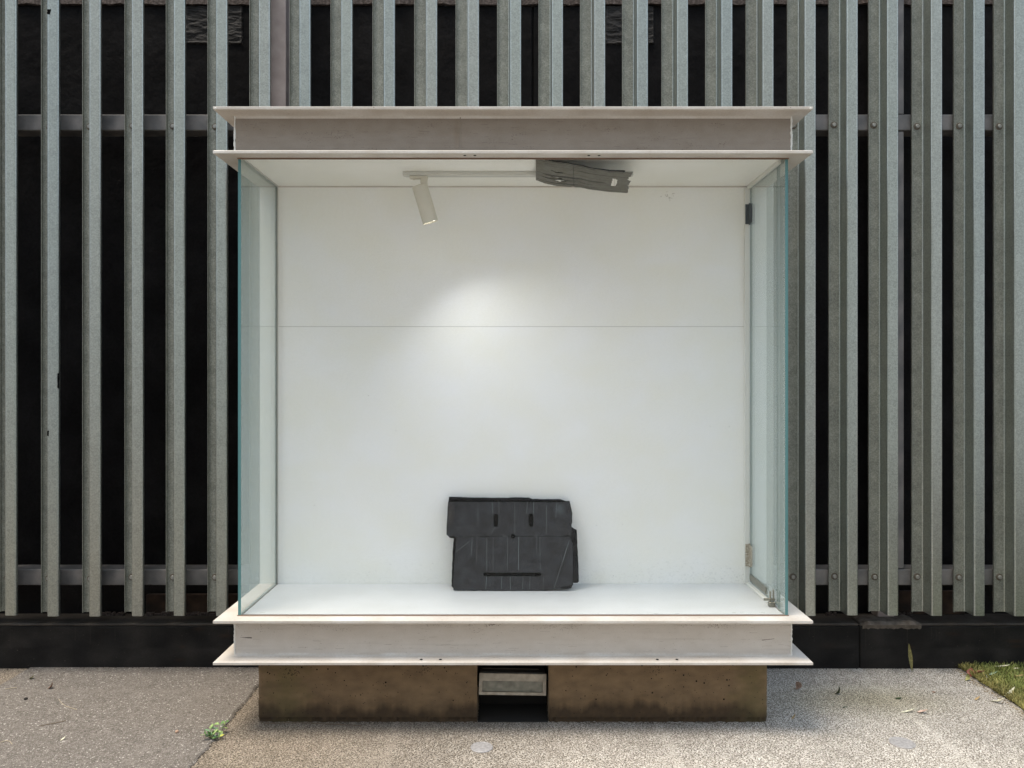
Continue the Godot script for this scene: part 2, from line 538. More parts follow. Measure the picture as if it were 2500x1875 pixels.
func web_material(upper: bool) -> StandardMaterial3D:
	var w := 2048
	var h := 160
	var im := compose(w, h, Color(0.545, 0.50, 0.45) if upper else Color(0.765, 0.735, 0.70), [  # upper web darker: the shade under its flange is put into the base colour
		[nimg(noise(101 if upper else 102, 0.012, FastNoiseLite.TYPE_SIMPLEX_SMOOTH, 5), w, h), Vector3(0.035, 0.038, 0.042)],
		[nimg(noise(103, 0.15), w, h), Vector3.ONE * 0.02]])
	var brown := Color(0.22, 0.16, 0.11)
	for k in 260:
		var p := Vector2(rng.randf() * w, rng.randf() * h)
		splat(im, p, rng.randf_range(0.6, 2.2), rng.randf_range(0.6, 1.5), brown, rng.randf_range(0.2, 0.8), 0.7)
	for k in 60:
		var p := Vector2(rng.randf() * w, rng.randf() * h)
		scratch(im, p, p + Vector2(rng.randf_range(6, 40), rng.randf_range(-2, 2)), 0.8, brown, rng.randf_range(0.15, 0.5), 0.3)
	for k in 22:   # clusters of specks and soft smears
		var c := Vector2(rng.randf() * w, (rng.randf() * 0.25 if not upper else rng.randf()) * h)
		splat(im, c, rng.randf_range(20, 70), rng.randf_range(6, 22), Color(0.45, 0.38, 0.31), rng.randf_range(0.02, 0.09), 1.0)
		for j in 16:
			splat(im, c + Vector2(rng.randfn() * 16, rng.randfn() * 8), rng.randf_range(0.7, 2.6), rng.randf_range(0.6, 1.6), brown, rng.randf_range(0.3, 0.9), 0.6)
	for k in 14:   # long wiped streaks
		var c := Vector2(rng.randf() * w, rng.randf_range(0.3, 0.95) * h)
		splat(im, c, rng.randf_range(60, 220), rng.randf_range(3, 9), Color(0.42, 0.38, 0.34), rng.randf_range(0.02, 0.09), 1.0)
	if not upper:
		for k in 5:
			scratch(im, Vector2(20 + k * 6, 78 + k), Vector2(62, 78 + k * 1.5), 0.9, Color(0.1, 0.08, 0.06), 0.7, 0.3)
			scratch(im, Vector2(1940, 96 - k), Vector2(1985, 86), 0.8, Color(0.15, 0.1, 0.07), 0.4, 0.4)
		for k in 70:
			splat(im, Vector2(940 + rng.randfn() * 14, absf(rng.randfn()) * 9), rng.randf_range(0.8, 3), rng.randf_range(0.8, 2.4), Color(0.12, 0.08, 0.05), 0.7, 0.6)
			splat(im, Vector2(1780 + rng.randfn() * 26, 6 + absf(rng.randfn()) * 12), rng.randf_range(0.6, 2.2), rng.randf_range(0.6, 2), Color(0.2, 0.13, 0.08), 0.6, 0.6)
	else:
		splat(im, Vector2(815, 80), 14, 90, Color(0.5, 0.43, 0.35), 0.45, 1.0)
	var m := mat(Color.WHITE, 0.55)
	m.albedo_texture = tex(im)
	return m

func back_material(upper: bool) -> StandardMaterial3D:
	var w := 1024
	var h := 320 if upper else 640
	var layers := [[nimg(noise(111, 0.006, FastNoiseLite.TYPE_SIMPLEX_SMOOTH, 4), w, h), Vector3(0.008, 0.012, 0.04)], [nimg(noise(113, 0.14), w, h), Vector3.ONE * 0.012]]
	var im := compose(w, h, Color(0.945, 0.945, 0.922), layers)
	if not upper:
		# dust along the foot, most on the right side
		for k in 900:
			var x := rng.randf()
			var y := h - absf(rng.randfn()) * 34.0
			var a := 0.06 + 0.12 * maxf(0.0, (x - 0.6) / 0.4)
			splat(im, Vector2(x * w, y), rng.randf_range(1, 3), rng.randf_range(1, 2.5), Color(0.55, 0.56, 0.54), a, 0.9)
		for k in 12:
			splat(im, Vector2(rng.randf() * w, rng.randf() * h), 0.8, 0.8, Color(0.3, 0.3, 0.28), 0.7, 0.5)
	else:
		for k in 14:
			splat(im, Vector2(0.806 * w + rng.randfn() * 5, 0.07 * h + rng.randfn() * 5), 1, 1, Color(0.35, 0.33, 0.28), 0.6, 0.5)
	var m := mat(Color.WHITE, 0.55)
	m.albedo_texture = tex(im)
	return m

func floor_material() -> StandardMaterial3D:
	var w := 1024
	var h := 256
	var im := compose(w, h, Color(0.79, 0.80, 0.795), [[nimg(noise(115, 0.008, FastNoiseLite.TYPE_SIMPLEX_SMOOTH, 4), w, h), Vector3(0.03, 0.03, 0.035)], [nimg(noise(116, 0.2), w, h), Vector3.ONE * 0.01]])
	for k in 40:
		splat(im, Vector2(rng.randf() * w, rng.randf() * h), rng.randf_range(0.5, 1.2), rng.randf_range(0.5, 1.2), Color(0.4, 0.36, 0.3), 0.6, 0.5)
	for x in [30, 780, 820, 930, 945, 985]:
		var p := Vector2(x, 250 - rng.randf() * 12)
		scratch(im, p, p + Vector2(rng.randf_range(4, 9), rng.randf_range(-3, 3)), 0.8, Color(0.3, 0.24, 0.18), 0.8, 0.4)
	var m := mat(Color.WHITE, 0.4)
	m.albedo_texture = tex(im)
	return m

func board_material(sheet: bool) -> StandardMaterial3D:
	var w := 1024
	var h := 720
	var n: Array = [[nimg(noise(121, 0.35), w, h), Vector3.ONE * 0.12], [nimg(noise(122, 0.008, FastNoiseLite.TYPE_SIMPLEX_SMOOTH, 4), w, h), Vector3(0.06, 0.07, 0.08)]]
	var im := compose(w, h, Color(0.46, 0.455, 0.42) if sheet else Color(0.205, 0.207, 0.212), n)
	var pale := Color(0.60, 0.63, 0.64)
	if sheet:
		for k in 46:   # flutes run along the sheet
			var y := rng.randf() * h
			var x0 := rng.randf() * w * 0.5 - 60
			scratch(im, Vector2(x0, y), Vector2(x0 + rng.randf_range(250, 900), y + rng.randf_range(-6, 6)), rng.randf_range(2.0, 4.5), Color(0.09, 0.09, 0.085), rng.randf_range(0.3, 0.8), 0.15)
		scratch(im, Vector2(395, 20), Vector2(400, 700), 2.5, Color(0.16, 0.16, 0.15), 0.8, 0.3)
	else:
		for k in 1500:
			splat(im, Vector2(rng.randf() * w, rng.randf() * h), rng.randf_range(0.6, 1.6), rng.randf_range(0.6, 1.6), pale, rng.randf_range(0.15, 0.8), 0.6)
		for k in 100:   # fine rubbed grain, upright
			var p := Vector2(rng.randf() * w, rng.randf() * h)
			scratch(im, p, p + Vector2(rng.randf_range(-2, 2), rng.randf_range(20, 90)), 0.7, pale, rng.randf_range(0.03, 0.10), 0.1)
		# creases measured on the photograph: x, y0, y1 in its crop of 1440 x 1010
		for c in [[340, 70, 330], [500, 60, 190], [570, 60, 190], [745, 60, 420], [885, 60, 190], [955, 60, 190], [1095, 100, 400], [280, 440, 640], [335, 440, 700], [440, 450, 800], [510, 440, 800], [665, 440, 790], [790, 440, 790], [1020, 440, 790], [985, 440, 600], [440, 860, 1000], [605, 860, 1000], [695, 860, 1000], [835, 860, 1000], [910, 860, 1000], [1055, 860, 1000]]:
			var k := 1024.0 / 1440.0
			scratch(im, Vector2(c[0], c[1]) * k, Vector2(c[0] + rng.randf_range(-8, 4), c[2]) * k, rng.randf_range(1.3, 2.2), pale, rng.randf_range(0.25, 0.7), 0.12)
		for l in [[[250, 490], [100, 600]], [[1340, 480], [1170, 980]], [[1310, 560], [1270, 700]], [[1195, 230], [1210, 70]], [[490, 400], [530, 330]]]:
			var k := 1024.0 / 1440.0
			scratch(im, Vector2(l[0][0], l[0][1]) * k, Vector2(l[1][0], l[1][1]) * k, 1.4, pale, 0.5, 0.2)
		scratch(im, Vector2(64, 309), Vector2(960, 305), 1.6, pale, 0.55, 0.05)
		splat(im, Vector2(880, 95), 60, 60, Color(0.36, 0.38, 0.39), 0.6, 0.9)
		splat(im, Vector2(720, 500), 160, 14, Color(0.15, 0.15, 0.16), 0.45, 1.0)
		splat(im, Vector2(26, 140), 40, 130, Color(0.36, 0.33, 0.30), 0.45, 1.0)
	var m := mat(Color.WHITE, 0.9)
	m.metallic_specular = 0.18
	m.albedo_texture = tex(im)
	return m

func block_material(seed_: int) -> StandardMaterial3D:
	var w := 1024
	var h := 256
	rng.seed = seed_
	var a := noise(seed_, 0.008, FastNoiseLite.TYPE_SIMPLEX_SMOOTH, 4)
	var b := noise(seed_ + 1, 0.02, FastNoiseLite.TYPE_SIMPLEX_SMOOTH, 4)
	var f := noise(seed_ + 2, 0.3)
	var im := Image.create(w, h, false, Image.FORMAT_RGB8)
	for y in h:
		for x in w:
			var v := 1.0 + 0.14 * a.get_noise_2d(x, y * 2.4) + 0.05 * f.get_noise_2d(x, y)
			var c := Color(0.465, 0.385, 0.29) * v
			# rising damp with an uneven edge
			var edge := 186.0 + 44.0 * a.get_noise_2d(x * 0.6, 900.0) + 7.0 * b.get_noise_2d(x * 1.5, 333.0)
			var damp := clampf((y - edge) / 26.0, 0.0, 1.0)
			var halo := clampf((y - edge + 36.0) / 40.0, 0.0, 1.0)
			c = c.lerp(Color(0.36, 0.29, 0.20) * v, halo * 0.55)
			c = c.lerp(Color(0.20, 0.15, 0.095) * (1.0 + 0.3 * b.get_noise_2d(x, y)), damp * 0.65)
			# green algae at the ends
			var g := clampf(1.0 - absf(x - (w - 60.0 if seed_ == 77 else 130.0)) / 130.0 + 0.6 * b.get_noise_2d(x * 0.5, y), 0.0, 1.0) * 0.35
			c = c.lerp(Color(0.33, 0.32, 0.17), g)
			c.a = 1.0
			im.set_pixel(x, y, c)
	for k in 120:
		var p := Vector2(rng.randf() * w, rng.randf() * 220)
		splat(im, p, rng.randf_range(0.8, 2.4), rng.randf_range(0.8, 2.4), Color(0.10, 0.075, 0.05), 0.9, 0.4)
	for k in 6:
		var c := Vector2(rng.randf() * w, rng.randf() * 70)
		for j in 30:
			splat(im, c + Vector2(rng.randfn() * 20, rng.randfn() * 10), rng.randf_range(0.7, 3.4), rng.randf_range(0.7, 2.6), Color(0.10, 0.07, 0.045), 0.75, 0.6)
	var m := mat(Color.WHITE, 0.92)
	m.albedo_texture = tex(im)
	return m

func kerb_material() -> StandardMaterial3D:
	var w := 1024
	var h := 128
	var im := compose(w, h, Color(0.135, 0.128, 0.122), [[nimg(noise(131, 0.01, FastNoiseLite.TYPE_SIMPLEX_SMOOTH, 4), w, h), Vector3(0.09, 0.085, 0.08)], [nimg(noise(132, 0.2), w, h), Vector3.ONE * 0.02]])
	for k in 160:
		splat(im, Vector2(rng.randf() * w, rng.randf() * h), rng.randf_range(0.5, 1.8), rng.randf_range(0.5, 1.5), [Color(0.06, 0.055, 0.05), Color(0.42, 0.38, 0.33)][k % 2], rng.randf_range(0.3, 0.8), 0.6)
	for k in 40:   # runs down from the top edge
		var x := rng.randf() * w
		scratch(im, Vector2(x, 0), Vector2(x + rng.randf_range(-1, 1), rng.randf_range(12, 70)), 1.4, Color(0.27, 0.25, 0.225), rng.randf_range(0.05, 0.25), 0.1)
	for k in 12:
		splat(im, Vector2(rng.randf() * w, rng.randf() * h), rng.randf_range(8, 26), rng.randf_range(4, 12), Color(0.26, 0.17, 0.11), rng.randf_range(0.1, 0.4), 1.0)
	var m := mat(Color.WHITE, 0.7)
	m.albedo_texture = tex(im)
	m.metallic_specular = 0.25
	m.uv1_triplanar = true
	m.uv1_world_triplanar = true
	m.uv1_scale = Vector3(1.0 / 2.9, 1.0 / 0.245, 1.0 / 2.9)
	m.uv1_triplanar_sharpness = 8.0
	return m

# ------------------------------------------------------------------ the scene
func _ready():
	rng.seed = 20240611
	var cam := Camera3D.new()
	cam.name = "camera"
	add_child(cam)
	cam.position = EYE
	var near := 0.05
	var f := FOCAL * 1024.0 / 2500.0
	cam.set_frustum(near * 768.0 / f, Vector2(512.0 - VP.x * 0.4096, VP.y * 0.4096 - 384.0) / f * near, near, 120.0)
	cam.current = true

	var env := Environment.new()
	env.background_mode = Environment.BG_SKY
	var sky_m := ProceduralSkyMaterial.new()
	sky_m.sky_top_color = Color(0.80, 0.88, 0.98)
	sky_m.sky_horizon_color = Color(0.60, 0.62, 0.64)
	sky_m.sky_curve = 0.35
	sky_m.ground_bottom_color = Color(0.35, 0.33, 0.30)
	sky_m.ground_horizon_color = Color(0.45, 0.44, 0.42)
	sky_m.sun_angle_max = 0.5
	var sky := Sky.new()
	sky.sky_material = sky_m
	env.sky = sky
	env.background_energy_multiplier = 0.80
	env.tonemap_mode = Environment.TONE_MAPPER_LINEAR
	env.tonemap_exposure = 3.05
	env.sdfgi_enabled = true
	env.ssao_enabled = true
	env.ssil_enabled = true
	var we := WorldEnvironment.new()
	we.name = "world_environment"
	we.environment = env
	add_child(we)

	var sun := DirectionalLight3D.new()
	sun.name = "sun"
	sun.light_energy = 0.46
	sun.light_color = Color(1.0, 0.955, 0.89)
	sun.light_angular_distance = 26.0
	sun.shadow_enabled = true
	add_child(sun)
	sun.look_at_from_position(Vector3(-2.4, 8.0, 0.9), Vector3.ZERO)

	make_materials()
	rng.seed = 4242
	build_ground()
	build_wall()
	build_added_facade()
	build_screen()
	build_case()
	build_blocks()
	build_floodlight()
	build_track_light()
	build_face()
	build_hanging_sheet()
	build_lawn()
	build_litter()

# ------------------------------------------------------------------ ground
func build_ground():
	# one sheet of exposed aggregate: fine grid near the case, one wide skirt beyond
	var st := start()
	var tint := noise(201, 0.9, FastNoiseLite.TYPE_SIMPLEX_SMOOTH, 4)
	var xs := [-30.0, -8.0]
	for k in 101:
		xs.append(-3.6 + k * 0.072)
	xs.append_array([8.0, 30.0])
	var zs := []
	for k in 46:
		zs.append(-0.9 + k * 0.06)
	zs.append_array([4.0, 10.0, 30.0])
	for i in xs.size() - 1:
		for j in zs.size() - 1:
			for t in [[0, 0], [1, 0], [1, 1], [0, 0], [1, 1], [0, 1]]:
				var x: float = xs[i + t[0]]
				var z: float = zs[j + t[1]]
				var n := tint.get_noise_2d(x, z)
				# the right side is paler; a green film of algae grows in the corner right of the case
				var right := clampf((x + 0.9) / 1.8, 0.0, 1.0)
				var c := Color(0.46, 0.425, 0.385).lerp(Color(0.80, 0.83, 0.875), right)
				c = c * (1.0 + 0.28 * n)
				var g := clampf((0.75 - Vector2((x - 1.75) / 0.75, (z + 0.42) / 0.32).length()) * 1.6 + 0.5 * n, 0.0, 1.0)
				c = c.lerp(Color(0.56, 0.565, 0.46), g * 0.75)
				st.set_color(Color(c.r, c.g, c.b, 1.0))
				v3(st, Vector3(x, 0, z), Vector3.UP)
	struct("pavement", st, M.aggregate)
	# the asphalt strip: 1.3 m wide, a little proud, its edges crumbled
	var a := start()
	var top := 0.007
	var rn := noise(203, 6.0, FastNoiseLite.TYPE_SIMPLEX_SMOOTH, 3)
	var prev := []
	var z := -0.86
	while z < 6.0:
		var l := -2.59 + 0.012 * rn.get_noise_2d(z * 1.5, 4.0)
		var r := -1.300 + 0.018 * rn.get_noise_2d(z * 2.0, 9.0)
		var now := [Vector3(l - 0.012, 0.0, z), Vector3(l, top, z), Vector3(r, top, z), Vector3(r + 0.010, 0.0, z)]
		if not prev.is_empty():
			for k in 3:
				quad(a, prev[k], prev[k + 1], now[k + 1], now[k], Vector3.UP)
		prev = now
		z += 0.012 if z < 1.0 else 0.3
	struct("asphalt_path", a, M.asphalt)
	# a black sheet under the floodlight stands in for the shade in the gap
	var e := start()
	bx(e, Vector3(-0.168, -0.02, -0.42), Vector3(0.150, 0.004, -0.152), 0.002)
	struct("gap_shade", e, M.bit)
	# two round metal discs set in the pavement
	for d in [[Vector3(-0.14, 0, 0.085), 0.047, "small grey metal disc set in the pavement below the middle of the display case"], [Vector3(1.65, 0, 0.045), 0.052, "small grey metal disc set in the pale pavement on the right"]]:
		var s := start()
		lathe(s, [Vector2(d[1], 0.0), Vector2(d[1], 0.003), Vector2(d[1] - 0.003, 0.0045), Vector2(d[1] - 0.008, 0.0035), Vector2(0.0005, 0.0032)], 40)
		var o := obj("ground_disc", s, M.disc)
		o.position = d[0]
		tag(o, d[2], "ground disc", "metal discs in the pavement")

# ------------------------------------------------------------------ wall and kerb behind
func build_wall():
	var w := thing("black_wall", "black painted block wall behind the galvanised slat screen", "wall", Vector3(0, 0, WALL_Z))
	box_part("wall_face", w, M.black_wall, Vector3(-9, 0.0, -0.25), Vector3(9, 3.638, -0.012), 0.002)
	# smooth panels with upright joints between them
	var joints := [-9.0, -5.2, -2.64, 0.1, 2.3, 5.0, 9.0]
	for k in joints.size() - 1:
		box_part("wall_panel", w, M.black_wall, Vector3(joints[k] + 0.004, 0.15, -0.0118), Vector3(joints[k + 1] - 0.004, 3.636, 0.0), 0.004)
	# a ragged bed of mortar and the rough course of blocks above it
	var st := start()
	var rn := noise(301, 9.0, FastNoiseLite.TYPE_SIMPLEX_SMOOTH, 3)
	for k in 600:
		var x0 := -6.0 + k * 0.02
		var x1 := x0 + 0.02
		var y0 := 3.640 + 0.008 * rn.get_noise_1d(x0)
		var y1 := 3.640 + 0.008 * rn.get_noise_1d(x1)
		var d0 := 0.014 + 0.010 * rn.get_noise_1d(x0 + 50.0)
		var d1 := 0.014 + 0.010 * rn.get_noise_1d(x1 + 50.0)
		quad(st, Vector3(x0, y0, d0), Vector3(x1, y1, d1), Vector3(x1, 3.668, d1 * 0.6), Vector3(x0, 3.668, d0 * 0.6), Vector3(0, 0.2, 1))
		quad(st, Vector3(x0, y0, -0.012), Vector3(x1, y1, -0.012), Vector3(x1, y1, d1), Vector3(x0, y0, d0), Vector3.DOWN)
		quad(st, Vector3(x0, 3.668, -0.012), Vector3(x1, 3.668, -0.012), Vector3(x1, 3.668, d1 * 0.6), Vector3(x0, 3.668, d0 * 0.6), Vector3.UP)
	obj("mortar_bed", st, M.mortar, w)
	for r in 2:
		for k in 30:
			var x := -6.0 + k * 0.40 + (0.2 if r % 2 else 0.0)
			box_part("block", w, M.rough_wall, Vector3(x + 0.005, 3.672 + r * 0.2, -0.20), Vector3(x + 0.395, 3.864 + r * 0.2, rng.randf_range(-0.010, -0.002)), 0.006)
	# two rough patches where the smooth coat is missing
	for p in [[at(452, 107, 4.30), at(592, 14, 4.30)], [at(1478, 108, 4.30), at(1597, 14, 4.30)]]:
		var s := start()
		var g := noise(305, 30.0, FastNoiseLite.TYPE_SIMPLEX_SMOOTH, 4)
		var nx := 60
		var ny := 44
		var P := func(i: int, j: int) -> Vector3:
			var x := lerpf(p[0].x, p[1].x, float(i) / nx)
			var y := lerpf(p[0].y, p[1].y, float(j) / ny)
			var rim := i == 0 or j == 0 or i == nx or j == ny
			var q: float = 0.006 + 0.005 * g.get_noise_2d(x * 0.35, y * 1.0)
			if i < 3 or j < 3 or i > nx - 3 or j > ny - 3:
				q += 0.002
			return Vector3(x + (0.008 * g.get_noise_1d(y) if rim else 0.0), y + (0.008 * g.get_noise_1d(x) if rim else 0.0), 0.0005 if rim else q)
		for i in nx:
			for j in ny:
				quad(s, P.call(i, j), P.call(i + 1, j), P.call(i + 1, j + 1), P.call(i, j + 1), Vector3(0, 0, 1))
		obj("rough_patch", s, M.rough_wall, w)
	# rusty boards and a splintered pale strip low down in the gap
	for b in [[-2.05, -1.02, 0.352], [-0.9, 0.3, 0.34], [1.45, 1.62, 0.36], [2.05, 2.5, 0.37]]:
		box_part("rusty_board", w, M.rust_board, Vector3(b[0], 0.2395, 0.002), Vector3(b[1], b[2], 0.028), 0.003)
	for b in [[-2.30, -2.16], [-2.04, -1.62], [-1.60, -1.30], [-1.28, -1.06], [1.56, 1.64], [1.72, 1.78], [2.12, 2.2]]:
		var s := start()
		var n := 10
		for k in n:
			var x0 := lerpf(b[0], b[1], float(k) / n)
			var x1 := lerpf(b[0], b[1], float(k + 1) / n)
			bx(s, Vector3(x0, 0.2395, 0.030), Vector3(x1, 0.252 + rng.randf_range(-0.005, 0.009), 0.042 + rng.randf_range(0, 0.012)), 0.001)
		obj("splintered_strip", s, M.mortar, w)

	var k := thing("black_kerb", "low black concrete kerb under the slat screen, stained and chipped", "kerb", Vector3(0, 0, -0.794))
	var cuts := [-9.0, -4.4, 1.845, 9.0]
	for i in 3:
		box_part("kerb_face", k, M.kerb, Vector3(cuts[i] + (0.0015 if i else 0.0), -0.05, -0.06), Vector3(cuts[i + 1] - 0.0015, 0.226, 0.0), 0.005)
		box_part("kerb_top", k, M.kerb_top, Vector3(cuts[i] + (0.0015 if i else 0.0), 0.2263, -0.186), Vector3(cuts[i + 1] - 0.0015, 0.239, -0.002), 0.006)
	var gs := start()
	var gl := noise(307, 14.0, FastNoiseLite.TYPE_SIMPLEX_SMOOTH, 3)
	var prev := []
	for i in 31:
		var x := 1.86 + i * 0.0105
		var e := minf(i, 30 - i) / 3.0
		var d := 0.004 + minf(e, 1.0) * (0.006 + 0.004 * gl.get_noise_1d(x))
		var now := [Vector3(x, 0.2392 + 0.012 * minf(e, 1.0), -0.12), Vector3(x, 0.2392 + 0.011 * minf(e, 1.0), -0.008), Vector3(x, 0.236, d), Vector3(x, 0.214 + 0.010 * gl.get_noise_1d(x * 2.0), 0.0008)]
		if not prev.is_empty():
			for j in 3:
				quad(gs, prev[j], prev[j + 1], now[j + 1], now[j], Vector3(0, 1, 0.6))
		prev = now
	obj("grout_pad", gs, M.grout, k)

# ------------------------------------------------------------------ unseen wall across the lane, added for the light
func build_added_facade():
	# a tall pale wall out of view, added to cut low sky and bounce light
	var b := thing("added_facade", "tall pale wall added behind the camera, unseen, to shade and bounce light", "light_wall", Vector3(0, 0, 8.0))
	box_part("added_facade_wall", b, M.render, Vector3(-11.5, 0, 0), Vector3(11.5, 11.0, 0.4), 0.02)
	box_part("coping", b, M.grout, Vector3(-11.5, 11.001, -0.06), Vector3(11.5, 11.12, 0.46), 0.02)

# ------------------------------------------------------------------ slat screen
func ribbon(st: SurfaceTool, corners: Array, r: float, t: float, y0: float, y1: float):
	# corners in (x, z); a folded sheet of thickness t, bends of radius r, upright from y0 to y1
	var pts := []
	var nrm := []
	for i in corners.size():
		var p: Vector2 = corners[i]
		if i == 0 or i == corners.size() - 1:
			var d: Vector2 = (corners[1] - p).normalized() if i == 0 else (p - corners[i - 1]).normalized()
			pts.append(p); nrm.append(d.orthogonal())
			continue
		var d0: Vector2 = (p - corners[i - 1]).normalized()
		var d1: Vector2 = (corners[i + 1] - p).normalized()
		var cut := r * tan(absf(d0.angle_to(d1)) / 2.0)
		var a := p - d0 * cut
		var turn := signf(d0.cross(d1))
		var c := a + d0.orthogonal() * -turn * r
		for k in 6:
			var rad := (a - c).rotated(d0.angle_to(d1) * k / 5.0)
			pts.append(c + rad)
			nrm.append(rad.normalized() * turn)
	var fix := []
	for i in nrm.size():
		fix.append(nrm[i])
	for i in pts.size() - 1:
		for s in [-1.0, 1.0]:
			var a0: Vector2 = pts[i] + fix[i] * s * t / 2.0
			var a1: Vector2 = pts[i + 1] + fix[i + 1] * s * t / 2.0
			var n0 := Vector3(fix[i].x * s, 0, fix[i].y * s)
			var n1 := Vector3(fix[i + 1].x * s, 0, fix[i + 1].y * s)
			quadn(st, [Vector3(a0.x, y0, a0.y), Vector3(a1.x, y0, a1.y), Vector3(a1.x, y1, a1.y), Vector3(a0.x, y1, a0.y)], [n0, n1, n1, n0])
		for y in [y0, y1]:
			var p: Vector2 = pts[i] + fix[i] * t / 2.0
			var q: Vector2 = pts[i + 1] + fix[i + 1] * t / 2.0
			var u: Vector2 = pts[i + 1] - fix[i + 1] * t / 2.0
			var v: Vector2 = pts[i] - fix[i] * t / 2.0
			quad(st, Vector3(p.x, y, p.y), Vector3(q.x, y, q.y), Vector3(u.x, y, u.y), Vector3(v.x, y, v.y), Vector3(0, -1 if y == y0 else 1, 0))
	for e in [0, pts.size() - 1]:
		var p: Vector2 = pts[e] + fix[e] * t / 2.0
		var q: Vector2 = pts[e] - fix[e] * t / 2.0
		var d: Vector2 = pts[0] - pts[1] if e == 0 else pts[e] - pts[e - 1]
		quad(st, Vector3(p.x, y0, p.y), Vector3(q.x, y0, q.y), Vector3(q.x, y1, q.y), Vector3(p.x, y1, p.y), Vector3(d.x, 0, d.y))

func build_screen():
	var s := thing("slat_screen", "galvanised steel screen of upright folded slats bolted to two rails before the black wall", "slat screen", Vector3(0, 0, SLAT_Z))
	var st := start()
	ribbon(st, [Vector2(-0.010, -0.0785), Vector2(0.0, -0.0785), Vector2(0.0, 0.0), Vector2(0.058, 0.0), Vector2(0.058, -0.016)], 0.009, 0.0026, 0.0, 3.72)
	st.index()
	var mesh := st.commit()
	var bk := start()
	ribbon(bk, [Vector2(-0.067, -0.062), Vector2(-0.067, -0.0785), Vector2(-0.010, -0.0785)], 0.007, 0.0026, 0.0, 3.72)
	bk.index()
	var back_mesh := bk.commit()
	var bolt := start()
	lathe(bolt, [Vector2(0.0115, 0.003), Vector2(0.0115, 0.0095), Vector2(0.0095, 0.0115), Vector2(0.0001, 0.012)], 6, Basis(Vector3.RIGHT, PI / 2))
	bolt.index()
	var bolt_mesh := bolt.commit()
	var wash := start()
	lathe(wash, [Vector2(0.0185, 0.0), Vector2(0.0185, 0.002), Vector2(0.0170, 0.003), Vector2(0.006, 0.003)], 24, Basis(Vector3.RIGHT, PI / 2))
	wash.index()
	var wash_mesh := wash.commit()
	var edges := [-297.0, -194.0, -91.0, 11.3, 114.7, 217, 321, 423.3, 526.7, 631.2, 730, 832.4, 936.4, 1039.8, 1142, 1245, 1347.2, 1450.6, 1555, 1653, 1761.4, 1862, 1965, 2067.7, 2166.6, 2274, 2378, 2477, 2580, 2682, 2785]
	var d := EYE.z - SLAT_Z
	for k in edges.size():
		var o := obj("slat", mesh, M["galv%d" % [0, 2, 1, 0, 1, 2, 2, 0][k % 8]], s)
		o.position = Vector3((edges[k] - VP.x) * d / FOCAL, 0.314 + rng.randf_range(-0.004, 0.004), 0)
		o.rotation.y = rng.randf_range(-0.012, 0.012)
		obj("back_flange", back_mesh, M.galv_dull, o)
		for y in [0.181, 2.579]:
			var b := obj("washer", wash_mesh, M.washer, o)
			b.position = Vector3(-0.034 + rng.randf_range(-0.003, 0.003), y + rng.randf_range(-0.004, 0.004), -0.0771)
			var h := obj("bolt", bolt_mesh, M.bolt, o)
			h.position = b.position
			h.rotation.z = rng.randf() * 1.0
	# a torn scrap of black tape and a chip on the slats at the left
	for q in [[120, 29, 9.0, 13.0], [143, 930, 5.0, 40.0], [118, 1058, 4.0, 14.0]]:
		var p := at(q[0], q[1], d)
		var sc := start()
		var w: float = q[2] * d / FOCAL / 2.0
		var h: float = q[3] * d / FOCAL / 2.0
		plate(sc, ragged(PackedVector2Array([Vector2(-w, -h * 0.8), Vector2(w * 0.7, -h), Vector2(w, h), Vector2(-w * 0.8, h * 0.9)]), h * 0.4, w * 0.25), [], 0.0008, Transform3D(Basis.IDENTITY, Vector3(p.x, p.y, 0.0026)))
		obj("tape_scrap", sc, M.board_slot, s)
	box_part("rail", s, M.rail, Vector3(-8, 2.873, -0.19), Vector3(8, 2.958, -0.081), 0.004)
	box_part("rail", s, M.rail, Vector3(-8, 0.452, -0.19), Vector3(8, 0.536, -0.081), 0.004)
	for x in [-1.3, 2.03]:
		# the posts stand on the kerb, notched behind the rails
		box_part("post", s, M.post, Vector3(x - 0.046, 0.242, -0.278), Vector3(x + 0.046, 4.0, -0.192), 0.006)
	# the post behind shows between two slats as a plate that stands forward of the rail
	box_part("post_plate", s, M.post, Vector3(-1.300, 2.96, -0.186), Vector3(-1.220, 4.0, -0.083), 0.003)
	box_part("post_plate", s, M.rail, Vector3(2.03, 0.54, -0.18), Vector3(2.072, 2.868, -0.083), 0.003)
	box_part("post_plate", s, M.rail, Vector3(2.03, 2.96, -0.18), Vector3(2.072, 4.0, -0.083), 0.003)

# ------------------------------------------------------------------ display case
const HX := 1.221     # half width to the back of the webs
const Z_FRONT := -0.075
const Z_BACK := -0.595
const CASE_BASE := 0.315

